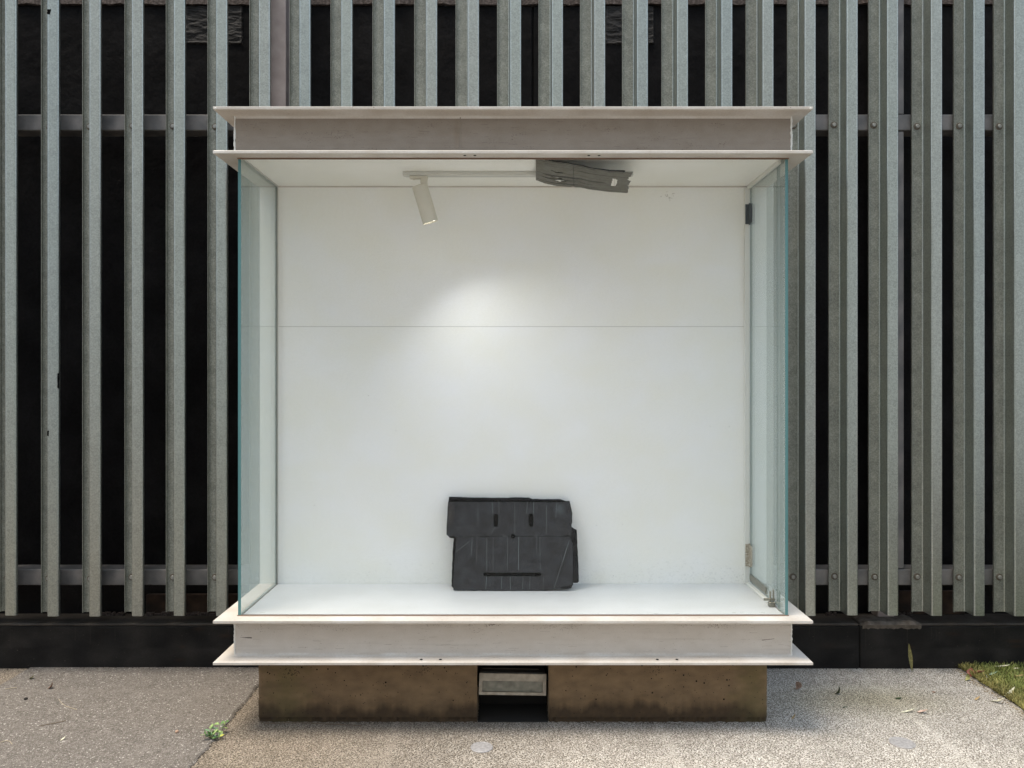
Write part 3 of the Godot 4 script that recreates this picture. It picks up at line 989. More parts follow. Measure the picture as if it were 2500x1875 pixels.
func channel_ring(case_: Node3D, called: String, y0: float, y1: float, web_mat: Material):
	# channel profile (outward from the web's back, height): flanges 75 mm, thick at the root
	var t := 0.0155
	var prof := [Vector2(0.0, y0), Vector2(0.0745, y0), Vector2(0.0755, y0 + 0.001), Vector2(0.0755, y0 + t - 0.005), Vector2(0.0715, y0 + t - 0.001), Vector2(0.020, y0 + t + 0.0015), Vector2(0.011, y0 + t + 0.004), Vector2(0.007, y0 + t + 0.009),
		Vector2(0.006, y0 + t + 0.014), Vector2(0.006, y1 - t - 0.014), Vector2(0.007, y1 - t - 0.009), Vector2(0.011, y1 - t - 0.004), Vector2(0.020, y1 - t - 0.0015), Vector2(0.0715, y1 - t + 0.001), Vector2(0.0755, y1 - t + 0.005), Vector2(0.0755, y1 - 0.001), Vector2(0.0745, y1), Vector2(0.0, y1)]
	for side in 4:
		var st := start()
		var web := start()
		var corner := func(o: float, y: float, e: int) -> Vector3:
			# e: -1 or 1, the two ends of this side
			match side:
				0: return Vector3(e * (HX + o), y, Z_FRONT + o)
				1: return Vector3(e * (HX + o), y, Z_BACK - o)
				2: return Vector3(-(HX + o), y, (Z_FRONT + o) if e > 0 else (Z_BACK - o))
				_: return Vector3(HX + o, y, (Z_FRONT + o) if e > 0 else (Z_BACK - o))
		var out: Vector3 = [Vector3(0, 0, 1), Vector3(0, 0, -1), Vector3(-1, 0, 0), Vector3(1, 0, 0)][side]
		for i in prof.size():
			var p: Vector2 = prof[i]
			var q: Vector2 = prof[(i + 1) % prof.size()]
			var n2 := Vector2(q.y - p.y, -(q.x - p.x))
			var n := out * n2.x + Vector3(0, n2.y, 0)
			var into := web if i == 8 else st
			quad(into, corner.call(p.x, p.y, -1), corner.call(p.x, p.y, 1), corner.call(q.x, q.y, 1), corner.call(q.x, q.y, -1), n, [Vector2(0, 1), Vector2(1, 1), Vector2(1, 0), Vector2(0, 0)])
		var o := obj(called, st, M.paint, case_)
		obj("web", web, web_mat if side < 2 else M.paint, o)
	# weld beads up the mitred corners and small plug welds
	for sx in [-1.0, 1.0]:
		var s := start()
		var path := []
		var rad := []
		var n := 26
		for k in n + 1:
			path.append(Vector3(sx * (HX + 0.0062) + rng.randf_range(-0.0012, 0.0012), lerpf(y0 + t + 0.003, y1 - t - 0.003, float(k) / n), Z_FRONT + 0.0062))
			rad.append(0.0036 + rng.randf_range(-0.0011, 0.0016))
		tube(s, path, rad, 7)
		obj("weld_bead", s, M.weld, case_)

func build_case():
	var c := thing("display_case", "white painted steel and glass display case on concrete blocks in front of the slat screen", "display case", Vector3(CX, 0, 0))
	channel_ring(c, "lower_channel", 0.315, 0.5065, M.web_lower)
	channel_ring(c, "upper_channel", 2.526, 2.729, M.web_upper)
	# a seam across the upper web
	var s := start()
	var path := []
	var rad := []
	for k in 22:
		path.append(Vector3(-0.232 + rng.randf_range(-0.001, 0.001), lerpf(2.546, 2.709, k / 21.0), -0.0692))
		rad.append(0.0022 + rng.randf_range(-0.0008, 0.0008))
	tube(s, path, rad, 6)
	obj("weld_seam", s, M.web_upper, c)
	# rivets at the ends of the upper flange and drain holes under it
	for x in [-1.285, 1.285]:
		var r := start()
		lathe(r, [Vector2(0.005, 0.0), Vector2(0.005, 0.002), Vector2(0.003, 0.003), Vector2(0.0001, 0.0032)], 12, Basis(Vector3.RIGHT, PI / 2), Vector3(x, 2.720, 0.0005))
		obj("rivet", r, M.weld, c)
	for x in [-0.21, -0.166, 0.33, 0.375]:
		var r := start()
		lathe(r, [Vector2(0.0001, 0.0), Vector2(0.006, 0.0), Vector2(0.006, 0.001)], 12, Basis.IDENTITY, Vector3(x * 1.0, 2.5245, -0.028))
		obj("drain_hole", r, M.board_slot, c)
		var r2 := start()
		lathe(r2, [Vector2(0.0065, 0.0), Vector2(0.0065, 0.0006), Vector2(0.0001, 0.0006)], 12, Basis.IDENTITY, Vector3(x * 1.9, 0.3322, -0.02))
		obj("drain_hole", r2, M.board_slot, c)
	# floor, ceiling and the lids that close the rings
	var fl := start()
	var y := 0.5075
	quad(fl, Vector3(-1.200, y, -0.088), Vector3(1.200, y, -0.088), Vector3(1.200, y, -0.5958), Vector3(-1.200, y, -0.5958), Vector3.UP, [Vector2(0, 1), Vector2(1, 1), Vector2(1, 0), Vector2(0, 0)])
	obj("floor_panel", fl, M.floor, c)
	box_part("under_tray", c, M.paint, Vector3(-1.2205, 0.482, -0.5945), Vector3(1.2205, 0.5055, -0.0755), 0.001)
	box_part("ceiling_panel", c, M.inside, Vector3(-1.214, 2.533, -0.5957), Vector3(1.214, 2.548, -0.076), 0.001)
	box_part("roof_panel", c, M.paint, Vector3(-1.2205, 2.710, -0.5945), Vector3(1.2205, 2.727, -0.0755), 0.001)
	# the back: two white sheets with a seam; they run past the side glass to the full width
	var seam := 1.817
	for b in [["back_panel", 0.5075, seam - 0.0012, M.back_lower], ["back_panel", seam + 0.0012, 2.5325, M.back_upper]]:
		var p := start()
		var lo := Vector3(-1.290, b[1], -0.612)
		var hi := Vector3(1.290, b[2], -0.596)
		quad(p, Vector3(lo.x, lo.y, hi.z), Vector3(hi.x, lo.y, hi.z), hi, Vector3(lo.x, hi.y, hi.z), Vector3(0, 0, 1), [Vector2(0, 1), Vector2(1, 1), Vector2(1, 0), Vector2(0, 0)])
		quad(p, lo, Vector3(hi.x, lo.y, lo.z), Vector3(hi.x, hi.y, lo.z), Vector3(lo.x, hi.y, lo.z), Vector3(0, 0, -1))
		quad(p, lo, Vector3(hi.x, lo.y, lo.z), Vector3(hi.x, lo.y, hi.z), Vector3(lo.x, lo.y, hi.z), Vector3.DOWN)
		quad(p, hi, Vector3(lo.x, hi.y, hi.z), Vector3(lo.x, hi.y, lo.z), Vector3(hi.x, hi.y, lo.z), Vector3.UP)
		for x in [lo.x, hi.x]:
			quad(p, Vector3(x, lo.y, lo.z), Vector3(x, lo.y, hi.z), Vector3(x, hi.y, hi.z), Vector3(x, hi.y, lo.z), Vector3(signf(x), 0, 0))
		obj(b[0], p, b[3], c)
	box_part("back_seam", c, M.silicone, Vector3(-1.28, seam - 0.0011, -0.610), Vector3(1.28, seam + 0.0011, -0.5963), 0.0)
	# glass: front pane between the side panes, each two sheets with their own edges
	var y0 := 0.5085
	var y1 := 2.532
	var f := start()
	for z in [-0.076, -0.086]:
		quad(f, Vector3(-1.199, y0, z), Vector3(1.199, y0, z), Vector3(1.199, y1, z), Vector3(-1.199, y1, z), Vector3(0, 0, 1 if z > -0.08 else -1))
	obj("front_pane", f, M.glass, c)
	pane(c, "side_pane", -1.2005, -1.2135, -0.071, -0.594, y0, y1)
	pane(c, "fixed_side_pane", 1.2005, 1.2135, -0.071, -0.172, y0, y1)
	var door := pane(c, "glass_door", 1.2005, 1.2125, -0.178, -0.580, y0 + 0.012, y1 - 0.010)
	# hinges: one leaf on the back post, one on the glass
	for h in [[2.335, 2.436, M.hinge_dark], [0.601, 0.713, M.hinge_pale]]:
		var st := start()
		bx(st, Vector3(1.176, h[0], -0.578), Vector3(1.1985, h[1], -0.575), 0.0008)
		bx(st, Vector3(1.1965, h[0] + 0.004, -0.574), Vector3(1.1995, h[1] - 0.004, -0.536), 0.0008)
		tube(st, [Vector3(1.1965, h[0] - 0.004, -0.572), Vector3(1.1965, h[1] + 0.004, -0.572)], [0.0045, 0.0045], 10)
		for yy in [h[0] + 0.012, (h[0] + h[1]) / 2.0, h[1] - 0.012]:
			lathe(st, [Vector2(0.004, 0.0), Vector2(0.003, 0.0014), Vector2(0.0001, 0.0015)], 10, Basis(Vector3.RIGHT, PI / 2), Vector3(1.184, yy, -0.575))
		obj("hinge", st, h[2], door)
	box_part("door_post", c, M.trim, Vector3(1.174, 0.5085, -0.5955), Vector3(1.1995, 2.520, -0.580), 0.002)
	box_part("door_shoe", door, M.steel, Vector3(1.1925, 0.534, -0.560), Vector3(1.1998, 0.566, -0.315), 0.001)
	box_part("door_sill", c, M.trim, Vector3(1.178, 0.508, -0.576), Vector3(1.1985, 0.521, -0.205), 0.002)
	box_part("top_guide", c, M.trim, Vector3(1.188, 2.514, -0.594), Vector3(1.1995, 2.5325, -0.12), 0.001)
	# lock near the front foot of the door: a clip with two upright cheeks and a cross bolt
	var lk := start()
	bx(lk, Vector3(1.170, 0.5085, -0.214), Vector3(1.1985, 0.530, -0.190), 0.002)
	bx(lk, Vector3(1.176, 0.530, -0.210), Vector3(1.182, 0.580, -0.196), 0.002)
	bx(lk, Vector3(1.190, 0.530, -0.210), Vector3(1.196, 0.586, -0.196), 0.002)
	tube(lk, [Vector3(1.150, 0.541, -0.203), Vector3(1.199, 0.541, -0.203)], [0.006, 0.006], 10)
	obj("door_lock", lk, M.steel, door)
	# joints: dirty bead at the foot of the glass, ragged silicone along the side edges, corner trims
	box_part("foot_joint", c, M.brown_joint, Vector3(-1.216, 0.5066, -0.0755), Vector3(1.216, 0.5095, -0.066), 0.001)
	box_part("head_joint", c, M.brown_joint, Vector3(-1.216, 2.5205, -0.0755), Vector3(1.216, 2.5258, -0.066), 0.001)
	for e in [[-1.1985, 2.5305, 0.0035], [-1.1985, 0.5085, 0.002], [1.1985, 0.5085, 0.0015]]:
		var st := start()
		var pp := []
		var rr := []
		for k in 40:
			pp.append(Vector3(e[0] + rng.randf_range(-0.0008, 0.0008), e[1], lerpf(-0.09, -0.592, k / 39.0)))
			rr.append(e[2] * (1.0 + rng.randf_range(-0.3, 0.5)))
		tube(st, pp, rr, 6)
		obj("silicone_bead", st, M.silicone if e[1] > 1.0 else M.grime, c)
	box_part("corner_trim", c, M.trim, Vector3(-1.1998, 0.5085, -0.594), Vector3(-1.194, 2.522, -0.586), 0.0015)
	box_part("corner_trim", c, M.grime, Vector3(-1.1998, 0.5085, -0.5855), Vector3(-1.1975, 2.522, -0.576), 0.0005)

func pane(c: Node3D, called: String, xi: float, xo: float, zf: float, zb: float, y0: float, y1: float) -> MeshInstance3D:
	var st := start()
	for x in [xi, xo]:
		quad(st, Vector3(x, y0, zf), Vector3(x, y0, zb), Vector3(x, y1, zb), Vector3(x, y1, zf), Vector3(signf(x) * (1 if absf(x) == maxf(absf(xi), absf(xo)) else -1), 0, 0))
	var o := obj(called, st, M.glass_side, c)
	var e := start()
	quad(e, Vector3(xi, y0, zf), Vector3(xo, y0, zf), Vector3(xo, y1, zf), Vector3(xi, y1, zf), Vector3(0, 0, 1))
	var e2 := start()
	quad(e2, Vector3(xi, y0, zb), Vector3(xo, y0, zb), Vector3(xo, y1, zb), Vector3(xi, y1, zb), Vector3(0, 0, -1))
	for y in [y0, y1]:
		quad(e2, Vector3(xi, y, zf), Vector3(xo, y, zf), Vector3(xo, y, zb), Vector3(xi, y, zb), Vector3(0, signf(y - 1.5), 0))
	obj("glass_edge", e2, M.glass_edge_side, o)
	obj("glass_edge", e, M.glass_edge if zf > -0.1 else M.glass_edge_side, o)
	return o

# ------------------------------------------------------------------ blocks and floodlight
func build_blocks():
	for b in [[-1.158, -0.171, M.concrete_left, "stained brown concrete block under the left half of the display case"], [0.1526, 1.139, M.concrete_right, "stained brown concrete block under the right half of the display case"]]:
		var t := thing("concrete_block", b[3], "concrete block", Vector3((b[0] + b[1]) / 2.0, 0, -0.15), "concrete blocks under the display case")
		var h: float = (b[1] - b[0]) / 2.0
		var nz := noise(int(b[1] * 100) + 400, 16.0, FastNoiseLite.TYPE_SIMPLEX_SMOOTH, 3)
		# the face: a grid, ragged along the foot and chipped at the corners
		var st := start()
		var nx := 90
		var ny := 22
		var P := func(i: int, j: int) -> Vector3:
			var x := lerpf(-h, h, float(i) / nx)
			var y := lerpf(-0.004, 0.3145, float(j) / ny)
			var q := 0.0012 * nz.get_noise_2d(x * 2.0, y * 2.0)
			if i == 0 or i == nx:
				q -= 0.004 + 0.003 * nz.get_noise_1d(y * 3.0)
				x += signf(x) * 0.002 * nz.get_noise_1d(y * 4.0)
			if j <= 1:
				q -= 0.006 + 0.010 * nz.get_noise_2d(x * 2.0, 7.0)
			return Vector3(x, y, q)
		for i in nx:
			for j in ny:
				var uv := []
				for e in [[0, 0], [1, 0], [1, 1], [0, 1]]:
					uv.append(Vector2(float(i + e[0]) / nx, 1.0 - float(j + e[1]) / ny))
				quad(st, P.call(i, j), P.call(i + 1, j), P.call(i + 1, j + 1), P.call(i, j + 1), Vector3(0, 0, 1), uv)
		obj("block_face", st, b[2], t)
		box_part("block_body", t, M.concrete_plain, Vector3(-h + 0.001, -0.01, -0.36), Vector3(h - 0.001, 0.3146, -0.012), 0.004)
		if b[0] < 0.0:
			# a black slab added behind the floodlight, in place of the gap shade
			box_part("gap_shade_slab", t, M.bit, Vector3(h + 0.001, -0.01, -0.24), Vector3(h + 0.322, 0.3146, -0.19), 0.002)
		# air holes: small dark pits sunk in the face
		var pits := start()
		for k in 34:
			var pc := Vector3(rng.randf_range(-h + 0.03, h - 0.03), rng.randf_range(0.10, 0.30), 0.0016)
			var r := rng.randf_range(0.0012, 0.0042)
			lathe(pits, [Vector2(r, 0.0), Vector2(r * 0.5, 0.0003), Vector2(0.0001, 0.0004)], 7, Basis(Vector3.RIGHT, PI / 2), pc)
		var po := obj("air_holes", pits, M.board_slot, t)
		po.set_meta("kind", "stuff")

func build_floodlight():
	var f := thing("floodlight", "unlit pale box floodlight tilted in the dark gap between the two concrete blocks", "floodlight", Vector3(-0.010, 0.158, -0.185))
	f.rotation = Vector3(-0.20, 0.03, -0.026)
	var st := start()
	var hole := PackedVector2Array([Vector2(-0.138, -0.034), Vector2(0.138, -0.034), Vector2(0.138, 0.014), Vector2(-0.138, 0.014)])
	plate(st, PackedVector2Array([Vector2(-0.153, -0.046), Vector2(0.153, -0.046), Vector2(0.153, 0.046), Vector2(-0.153, 0.046)]), [hole], 0.012)
	obj("bezel", st, M.flood, f)
	box_part("housing", f, M.flood_dark, Vector3(-0.146, -0.040, -0.12), Vector3(0.146, 0.040, -0.020), 0.004)
	box_part("side_plate", f, M.flood, Vector3(0.1475, -0.044, -0.10), Vector3(0.1515, 0.044, -0.0125), 0.001)
	box_part("lens", f, M.flood_lens, Vector3(-0.1385, -0.0345, -0.0195), Vector3(0.1385, 0.0145, -0.0125), 0.001)
	box_part("hood_lip", f, M.flood, Vector3(-0.140, 0.052, -0.090), Vector3(0.125, 0.054, -0.084), 0.0008)
	box_part("hood", f, M.flood_dark, Vector3(-0.15, 0.0465, -0.13), Vector3(0.15, 0.0515, -0.012), 0.001)
	# a bracket each side reaches the blocks
	box_part("bracket", f, M.flood_dark, Vector3(-0.166, -0.020, -0.06), Vector3(-0.1465, -0.010, -0.03), 0.001)
	box_part("bracket", f, M.flood_dark, Vector3(0.152, 0.010, -0.06), Vector3(0.166, 0.04, -0.03), 0.001)

# ------------------------------------------------------------------ track light
func build_track_light():
	var depth := 3.655
	var z := EYE.z - depth
	var ceil_y := 2.533
	var t := thing("track_spotlight", "white track spotlight hanging from its rail under the ceiling of the display case", "spotlight", Vector3(0, ceil_y, z))
	var x0 := at(984.5, 424, depth).x
	box_part("track", t, M.track, Vector3(x0, -0.019, -0.018), Vector3(0.56, -0.0003, 0.018), 0.0015)
	box_part("track_slot", t, M.track_slot, Vector3(x0 + 0.012, -0.0196, -0.0165), Vector3(0.55, -0.0188, -0.0140), 0.0)
	var xa := at(1023, 424, depth).x
	var ad := start()
	bx(ad, Vector3(xa - 0.044, -0.033, -0.014), Vector3(xa + 0.042, -0.0197, 0.014), 0.003)
	bx(ad, Vector3(xa + 0.008, -0.056, -0.013), Vector3(xa + 0.040, -0.031, 0.013), 0.003)
	bx(ad, Vector3(xa - 0.028, -0.038, -0.004), Vector3(xa - 0.022, -0.032, 0.004), 0.001)
	obj("adapter", ad, M.lamp_white, t)
	var top := at(1024.5, 453, depth) - t.position
	var dir := Vector3(0.27, -0.93, -0.10).normalized()
	var side := dir.cross(Vector3(0, 0, 1)).normalized()
	var bs := Basis(side, dir, side.cross(dir))
	var arm := start()
	tube(arm, [Vector3(xa + 0.024, -0.054, 0), Vector3(xa + 0.026, -0.066, 0), top + dir * 0.012 + side * -0.03], [0.008, 0.008, 0.007], 10)
	obj("arm", arm, M.lamp_white, t)
	var yoke := start()
	bx(yoke, Vector3(-0.012, -0.012, -0.012), Vector3(0.012, 0.02, 0.012), 0.003, bs, top + side * -0.026)
	obj("knuckle", yoke, M.lamp_white, t)
	var head := start()
	lathe(head, [Vector2(0.0002, 0.0), Vector2(0.034, 0.0), Vector2(0.0375, 0.003), Vector2(0.0375, 0.178), Vector2(0.036, 0.180), Vector2(0.033, 0.180), Vector2(0.031, 0.150)], 40, bs, top)
	obj("lamp_head", head, M.lamp_white, t)
	var lens := start()
	lathe(lens, [Vector2(0.0001, 0.0), Vector2(0.0305, 0.0)], 32, bs, top + dir * 0.155)
	obj("lamp_lens", lens, M.lamp_glow, t)
	var l := SpotLight3D.new()
	l.name = "spotlight_beam"
	add_child(l)
	l.position = t.position + top + dir * 0.192
	l.look_at_from_position(l.position, l.position + Vector3(0.32, -0.72, 0.40), Vector3(0, 0, 1))
	l.light_color = Color(0.97, 0.98, 1.0)
	l.light_energy = 0.25
	l.light_size = 0.03
	l.spot_angle = 72.0
	l.spot_angle_attenuation = 1.0
	l.spot_attenuation = 2.0
	l.spot_range = 6.0
	l.shadow_enabled = true

# ------------------------------------------------------------------ the board with a cut face
func build_face():
	var k := 0.000456
	var Q := func(x: float, y: float) -> Vector2: return Vector2((x - 1115.0) * k, (1300.0 - y) * k)
	var base := at(1252.1, 1443.9, 3.784)
	var t := thing("face_board", "dark grey layered board cut like a face, leaning on the white back wall", "cut board", Vector3(base.x, 0.508, base.z))
	t.rotation.x = -0.21
	var poly := func(list: Array) -> PackedVector2Array:
		var out := PackedVector2Array()
		for p in list:
			out.append(Q.call(p[0], p[1]))
		return out
	var box := Rect2(Q.call(390, 1300), Q.call(1830, 290) - Q.call(390, 1300))
	var make := func(called: String, list: Array, holes: Array, z: float, thick: float, m: Material):
		var st := start()
		plate(st, ragged(poly.call(list), 0.012, 0.0009), holes, thick, Transform3D(Basis.IDENTITY, Vector3(0, 0, z)), box)
		return obj(called, st, m, t)
	# back boards, from the rear forward
	make.call("back_board", [[405, 292], [700, 300], [1075, 303], [1090, 298], [1290, 299], [1330, 316], [1640, 318], [1700, 340], [1742, 340], [1765, 440], [1768, 560], [1752, 610], [1790, 640], [1817, 652], [1820, 760], [1828, 1000], [1831, 1200], [1815, 1217], [1755, 1216], [1748, 1268], [1590, 1280], [1400, 1296], [470, 1272], [450, 1250], [455, 900], [466, 740], [418, 734], [392, 690], [398, 460]], [], -0.016, 0.016, M.board_back)
	make.call("middle_board", [[405, 320], [900, 326], [1400, 330], [1742, 338], [1744, 372], [1758, 420], [1770, 470], [1768, 570], [1755, 610], [1768, 740], [1775, 900], [1768, 1235], [1600, 1276], [1000, 1296], [475, 1282], [458, 1200], [466, 900], [474, 745], [420, 737], [398, 700]], [], -0.008, 0.0075, M.board_slot)
	var eye_l := capsule2(Q.call(928, 550), 52 * k, 142 * k, 5, 0.0006)
	var eye_r := capsule2(Q.call(1313, 548), 52 * k, 146 * k, 5, 0.0006)
	make.call("upper_board", [[398, 350], [900, 351], [1590, 354], [1738, 352], [1748, 400], [1762, 480], [1758, 600], [1752, 716], [1140, 719], [1134, 702], [1116, 693], [1098, 702], [1091, 720], [412, 722], [402, 714], [389, 706], [388, 640], [394, 500]], [eye_l, eye_r], 0.002, 0.0095, M.board)
	var mouth := ragged(capsule2(Q.call(1108, 1127), 628 * k, 42 * k, 3), 0.01, 0.0008)
	make.call("lower_board", [[494, 727], [1092, 725], [1098, 738], [1116, 747], [1134, 738], [1140, 724], [1735, 722], [1752, 760], [1768, 800], [1764, 1240], [1700, 1262], [1590, 1278], [1440, 1299], [950, 1299], [474, 1291], [470, 1200], [478, 1000], [488, 900]], [mouth], 0.001, 0.0085, M.board)
	# torn flakes at the corners
	make.call("torn_flake", [[1590, 1277], [1660, 1252], [1758, 1236], [1746, 1268], [1700, 1278]], [], 0.004, 0.002, M.board_back)
	make.call("torn_flake", [[1600, 362], [1690, 372], [1725, 430], [1740, 470], [1730, 360]], [], 0.004, 0.0018, M.board)
	make.call("torn_flake", [[1755, 620], [1790, 642], [1815, 655], [1760, 770], [1742, 740]], [], -0.004, 0.003, M.board_back)

# ------------------------------------------------------------------ the curved sheet under the ceiling
func build_hanging_sheet():
	# measured in pixels of the photograph; front edge and back edge of the sheet
	var front := [[1308.2, 388.0], [1334, 393.5], [1356, 397], [1382, 399.5], [1400, 404], [1418, 406], [1441, 412.3], [1488, 420], [1542, 423.2], [1546, 421]]
	var back := [[1309.5, 440.5], [1330, 448.5], [1358, 454.5], [1394, 457.6], [1418, 458.7], [1441, 463.5], [1488, 469.3], [1518, 471], [1532, 472], [1546, 472.5]]
	var Y := func(e: Array, x: float) -> float:
		for i in e.size() - 1:
			if x <= e[i + 1][0]:
				return lerpf(e[i][1], e[i + 1][1], clampf((x - e[i][0]) / (e[i + 1][0] - e[i][0]), 0, 1))
		return e[-1][1]
	var P := func(px: float, v: float) -> Vector3:
		var y: float = lerpf(Y.call(front, px), Y.call(back, px), v)
		return at(px, y, lerpf(3.4185, 3.68, v))
	var C := func(x: float, y: float) -> Vector2: return Vector2(1300 + x / 8.508, 370 + y / 8.508)
	var poly := func(list: Array) -> PackedVector2Array:
		var out := PackedVector2Array()
		for p in list:
			out.append(C.call(p[0], p[1]))
		return out
	var right := poly.call([[2300, 380], [2085, 435], [2040, 525], [1982, 545], [2008, 560], [1955, 590], [1975, 612], [2040, 622], [2000, 690], [1958, 722], [1992, 742], [1992, 775], [1945, 775], [1990, 810], [1970, 875], [2300, 900]])
	var holes := [poly.call([[455, 596], [520, 588], [580, 592], [640, 606], [690, 626], [640, 626], [590, 622], [620, 640], [560, 640], [500, 622]]),
		poly.call([[1668, 570], [1700, 566], [1770, 585], [1755, 670], [1720, 738], [1690, 746], [1620, 735], [1640, 660]]),
		poly.call([[330, 378], [400, 385], [520, 420], [640, 440], [630, 455], [500, 440], [400, 404]]),
		poly.call([[355, 510], [480, 530], [640, 565], [620, 573], [470, 548]]),
		poly.call([[800, 532], [850, 536], [900, 546], [850, 548]]),
		poly.call([[800, 742], [815, 728], [870, 728], [885, 742], [840, 800]])]
	var t := thing("hanging_sheet", "curved dark grey sheet with torn end and two holes under the case ceiling", "cut sheet", P.call(1420, 0.3))
	var o: Vector3 = t.position
	var nu := 150
	var nv := 64
	var keep := []
	for i in nu:
		var row := []
		for j in nv:
			var px := lerpf(1308.2, 1546, (i + 0.5) / nu)
			var v := (j + 0.5) / nv
			var y: float = lerpf(Y.call(front, px), Y.call(back, px), v)
			var q := Vector2(px, y)
			var ok := not Geometry2D.is_point_in_polygon(q, right)
			for h in holes:
				if Geometry2D.is_point_in_polygon(q, h):
					ok = false
			row.append(ok)
		keep.append(row)
	var st := start()
	var wob := noise(501, 0.25, FastNoiseLite.TYPE_SIMPLEX_SMOOTH, 2)
	var V := func(i: int, j: int, up: float) -> Vector3:
		var px := lerpf(1308.2, 1546, float(i) / nu)
		var v := float(j) / nv
		if j == 0 or j == nv:
			v += 0.012 * wob.get_noise_2d(i * 3.0, j)
		return P.call(px, v) - o + Vector3(0, up + 0.0012 * sin(j * 1.6), 0)
	for i in nu:
		for j in nv:
			if not keep[i][j]:
				continue
			var uv := []
			for e in [[0, 0], [1, 0], [1, 1], [0, 1]]:
				uv.append(Vector2(float(i + e[0]) / nu, float(j + e[1]) / nv))
			for s in [0.0, 0.0045]:
				quad(st, V.call(i, j, s), V.call(i + 1, j, s), V.call(i + 1, j + 1, s), V.call(i, j + 1, s), Vector3(0, 1 if s > 0.0 else -1, 0), uv)
			for e in [[-1, 0, 0, 0, 0, 1], [1, 0, 1, 0, 1, 1], [0, -1, 0, 0, 1, 0], [0, 1, 0, 1, 1, 1]]:
				var a: int = i + e[0]
				var b: int = j + e[1]
				if a >= 0 and b >= 0 and a < nu and b < nv and keep[a][b]:
					continue
				quad(st, V.call(i + e[2], j + e[3], 0.0), V.call(i + e[4], j + e[5], 0.0), V.call(i + e[4], j + e[5], 0.0045), V.call(i + e[2], j + e[3], 0.0045), Vector3(e[0], 0, e[1]), uv)
	obj("sheet", st, M.sheet, t)
	# a loose ply along the top of the front edge
	var ply := start()
	for i in range(20, 138):
		var a: Vector3 = V.call(i, 0, 0.0052) + Vector3(0, 0.002 + 0.004 * maxf(0.0, (i - 90) / 48.0), -0.006)
		var b: Vector3 = V.call(i + 1, 0, 0.0052) + Vector3(0, 0.002 + 0.004 * maxf(0.0, (i - 89) / 48.0), -0.006)
		quad(ply, a, b, b + Vector3(0, -0.0005, -0.06), a + Vector3(0, -0.0005, -0.06), Vector3.UP)
		quad(ply, a, b, b + Vector3(0, 0.0022, 0), a + Vector3(0, 0.0022, 0), Vector3(0, 0, 1))
		quad(ply, a + Vector3(0, 0.0022, 0), b + Vector3(0, 0.0022, 0), b + Vector3(0, 0.0017, -0.06), a + Vector3(0, 0.0017, -0.06), Vector3.UP)
	obj("loose_ply", ply, M.board_slot, t)
	# two hanging wires up to the ceiling
	for px in [1330.0, 1500.0]:
		var w := start()
		var a: Vector3 = P.call(px, 0.75) - o
		tube(w, [a, Vector3(a.x, 2.5328 - o.y, a.z)], [0.0008, 0.0008], 5)
		obj("hanging_wire", w, M.silicone, t)

# ------------------------------------------------------------------ lawn
func build_lawn():
	var s := start()
	bx(s, Vector3(2.385, -0.03, -0.79), Vector3(6.5, 0.010, 5.0), 0.006)
	struct("lawn_soil", s, M.soil)
	var blade := start()
	# a bent blade of three segments
	var pts := [Vector3(0, 0, 0), Vector3(0, 0.013, 0.001), Vector3(0, 0.024, 0.005), Vector3(0, 0.031, 0.012)]
	var wd := [0.0013, 0.0012, 0.0009, 0.0001]
	for i in 3:
		quad(blade, pts[i] - Vector3(wd[i], 0, 0), pts[i] + Vector3(wd[i], 0, 0), pts[i + 1] + Vector3(wd[i + 1], 0, 0), pts[i + 1] - Vector3(wd[i + 1], 0, 0), Vector3(0, 0.3, -1))
	blade.index()
	var mm := MultiMesh.new()
	mm.transform_format = MultiMesh.TRANSFORM_3D
	mm.use_colors = true
	mm.mesh = blade.commit()
	var n := 44000
	mm.instance_count = n
	var nz := noise(601, 3.0, FastNoiseLite.TYPE_SIMPLEX_SMOOTH, 3)
	for i in n:
		var x := 2.372 + pow(rng.randf(), 1.4) * 1.5
		var z := rng.randf_range(-0.79, 0.75)
		x += 0.012 * nz.get_noise_1d(z * 4.0)
		var sc := rng.randf_range(0.65, 1.35) * (0.75 if x < 2.40 else 1.0)
		var b := Basis(Vector3.UP, rng.randf() * TAU) * Basis(Vector3.RIGHT, rng.randf_range(-0.2, 0.75)) * Basis.from_scale(Vector3(1.2, sc, sc))
		mm.set_instance_transform(i, Transform3D(b, Vector3(x, 0.008, z)))
		var v := 1.0 + 0.5 * nz.get_noise_2d(x, z) + rng.randf_range(-0.25, 0.25)
		var dry := clampf(0.5 - (x - 2.38) * 4.0, 0.0, 0.6) + (0.5 if rng.randf() < 0.10 else 0.0)
		var c := Color(0.16, 0.19, 0.045).lerp(Color(0.34, 0.27, 0.10), clampf(dry, 0, 1)) * v
		mm.set_instance_color(i, Color(c.r, c.g, c.b, 1))
	var g := MultiMeshInstance3D.new()
	g.name = "lawn_grass"
	g.multimesh = mm
	g.material_override = M.grass
	add_child(g, true)
	g.set_meta("kind", "stuff")
	tag(g, "short green lawn in the right corner against the black kerb", "grass")

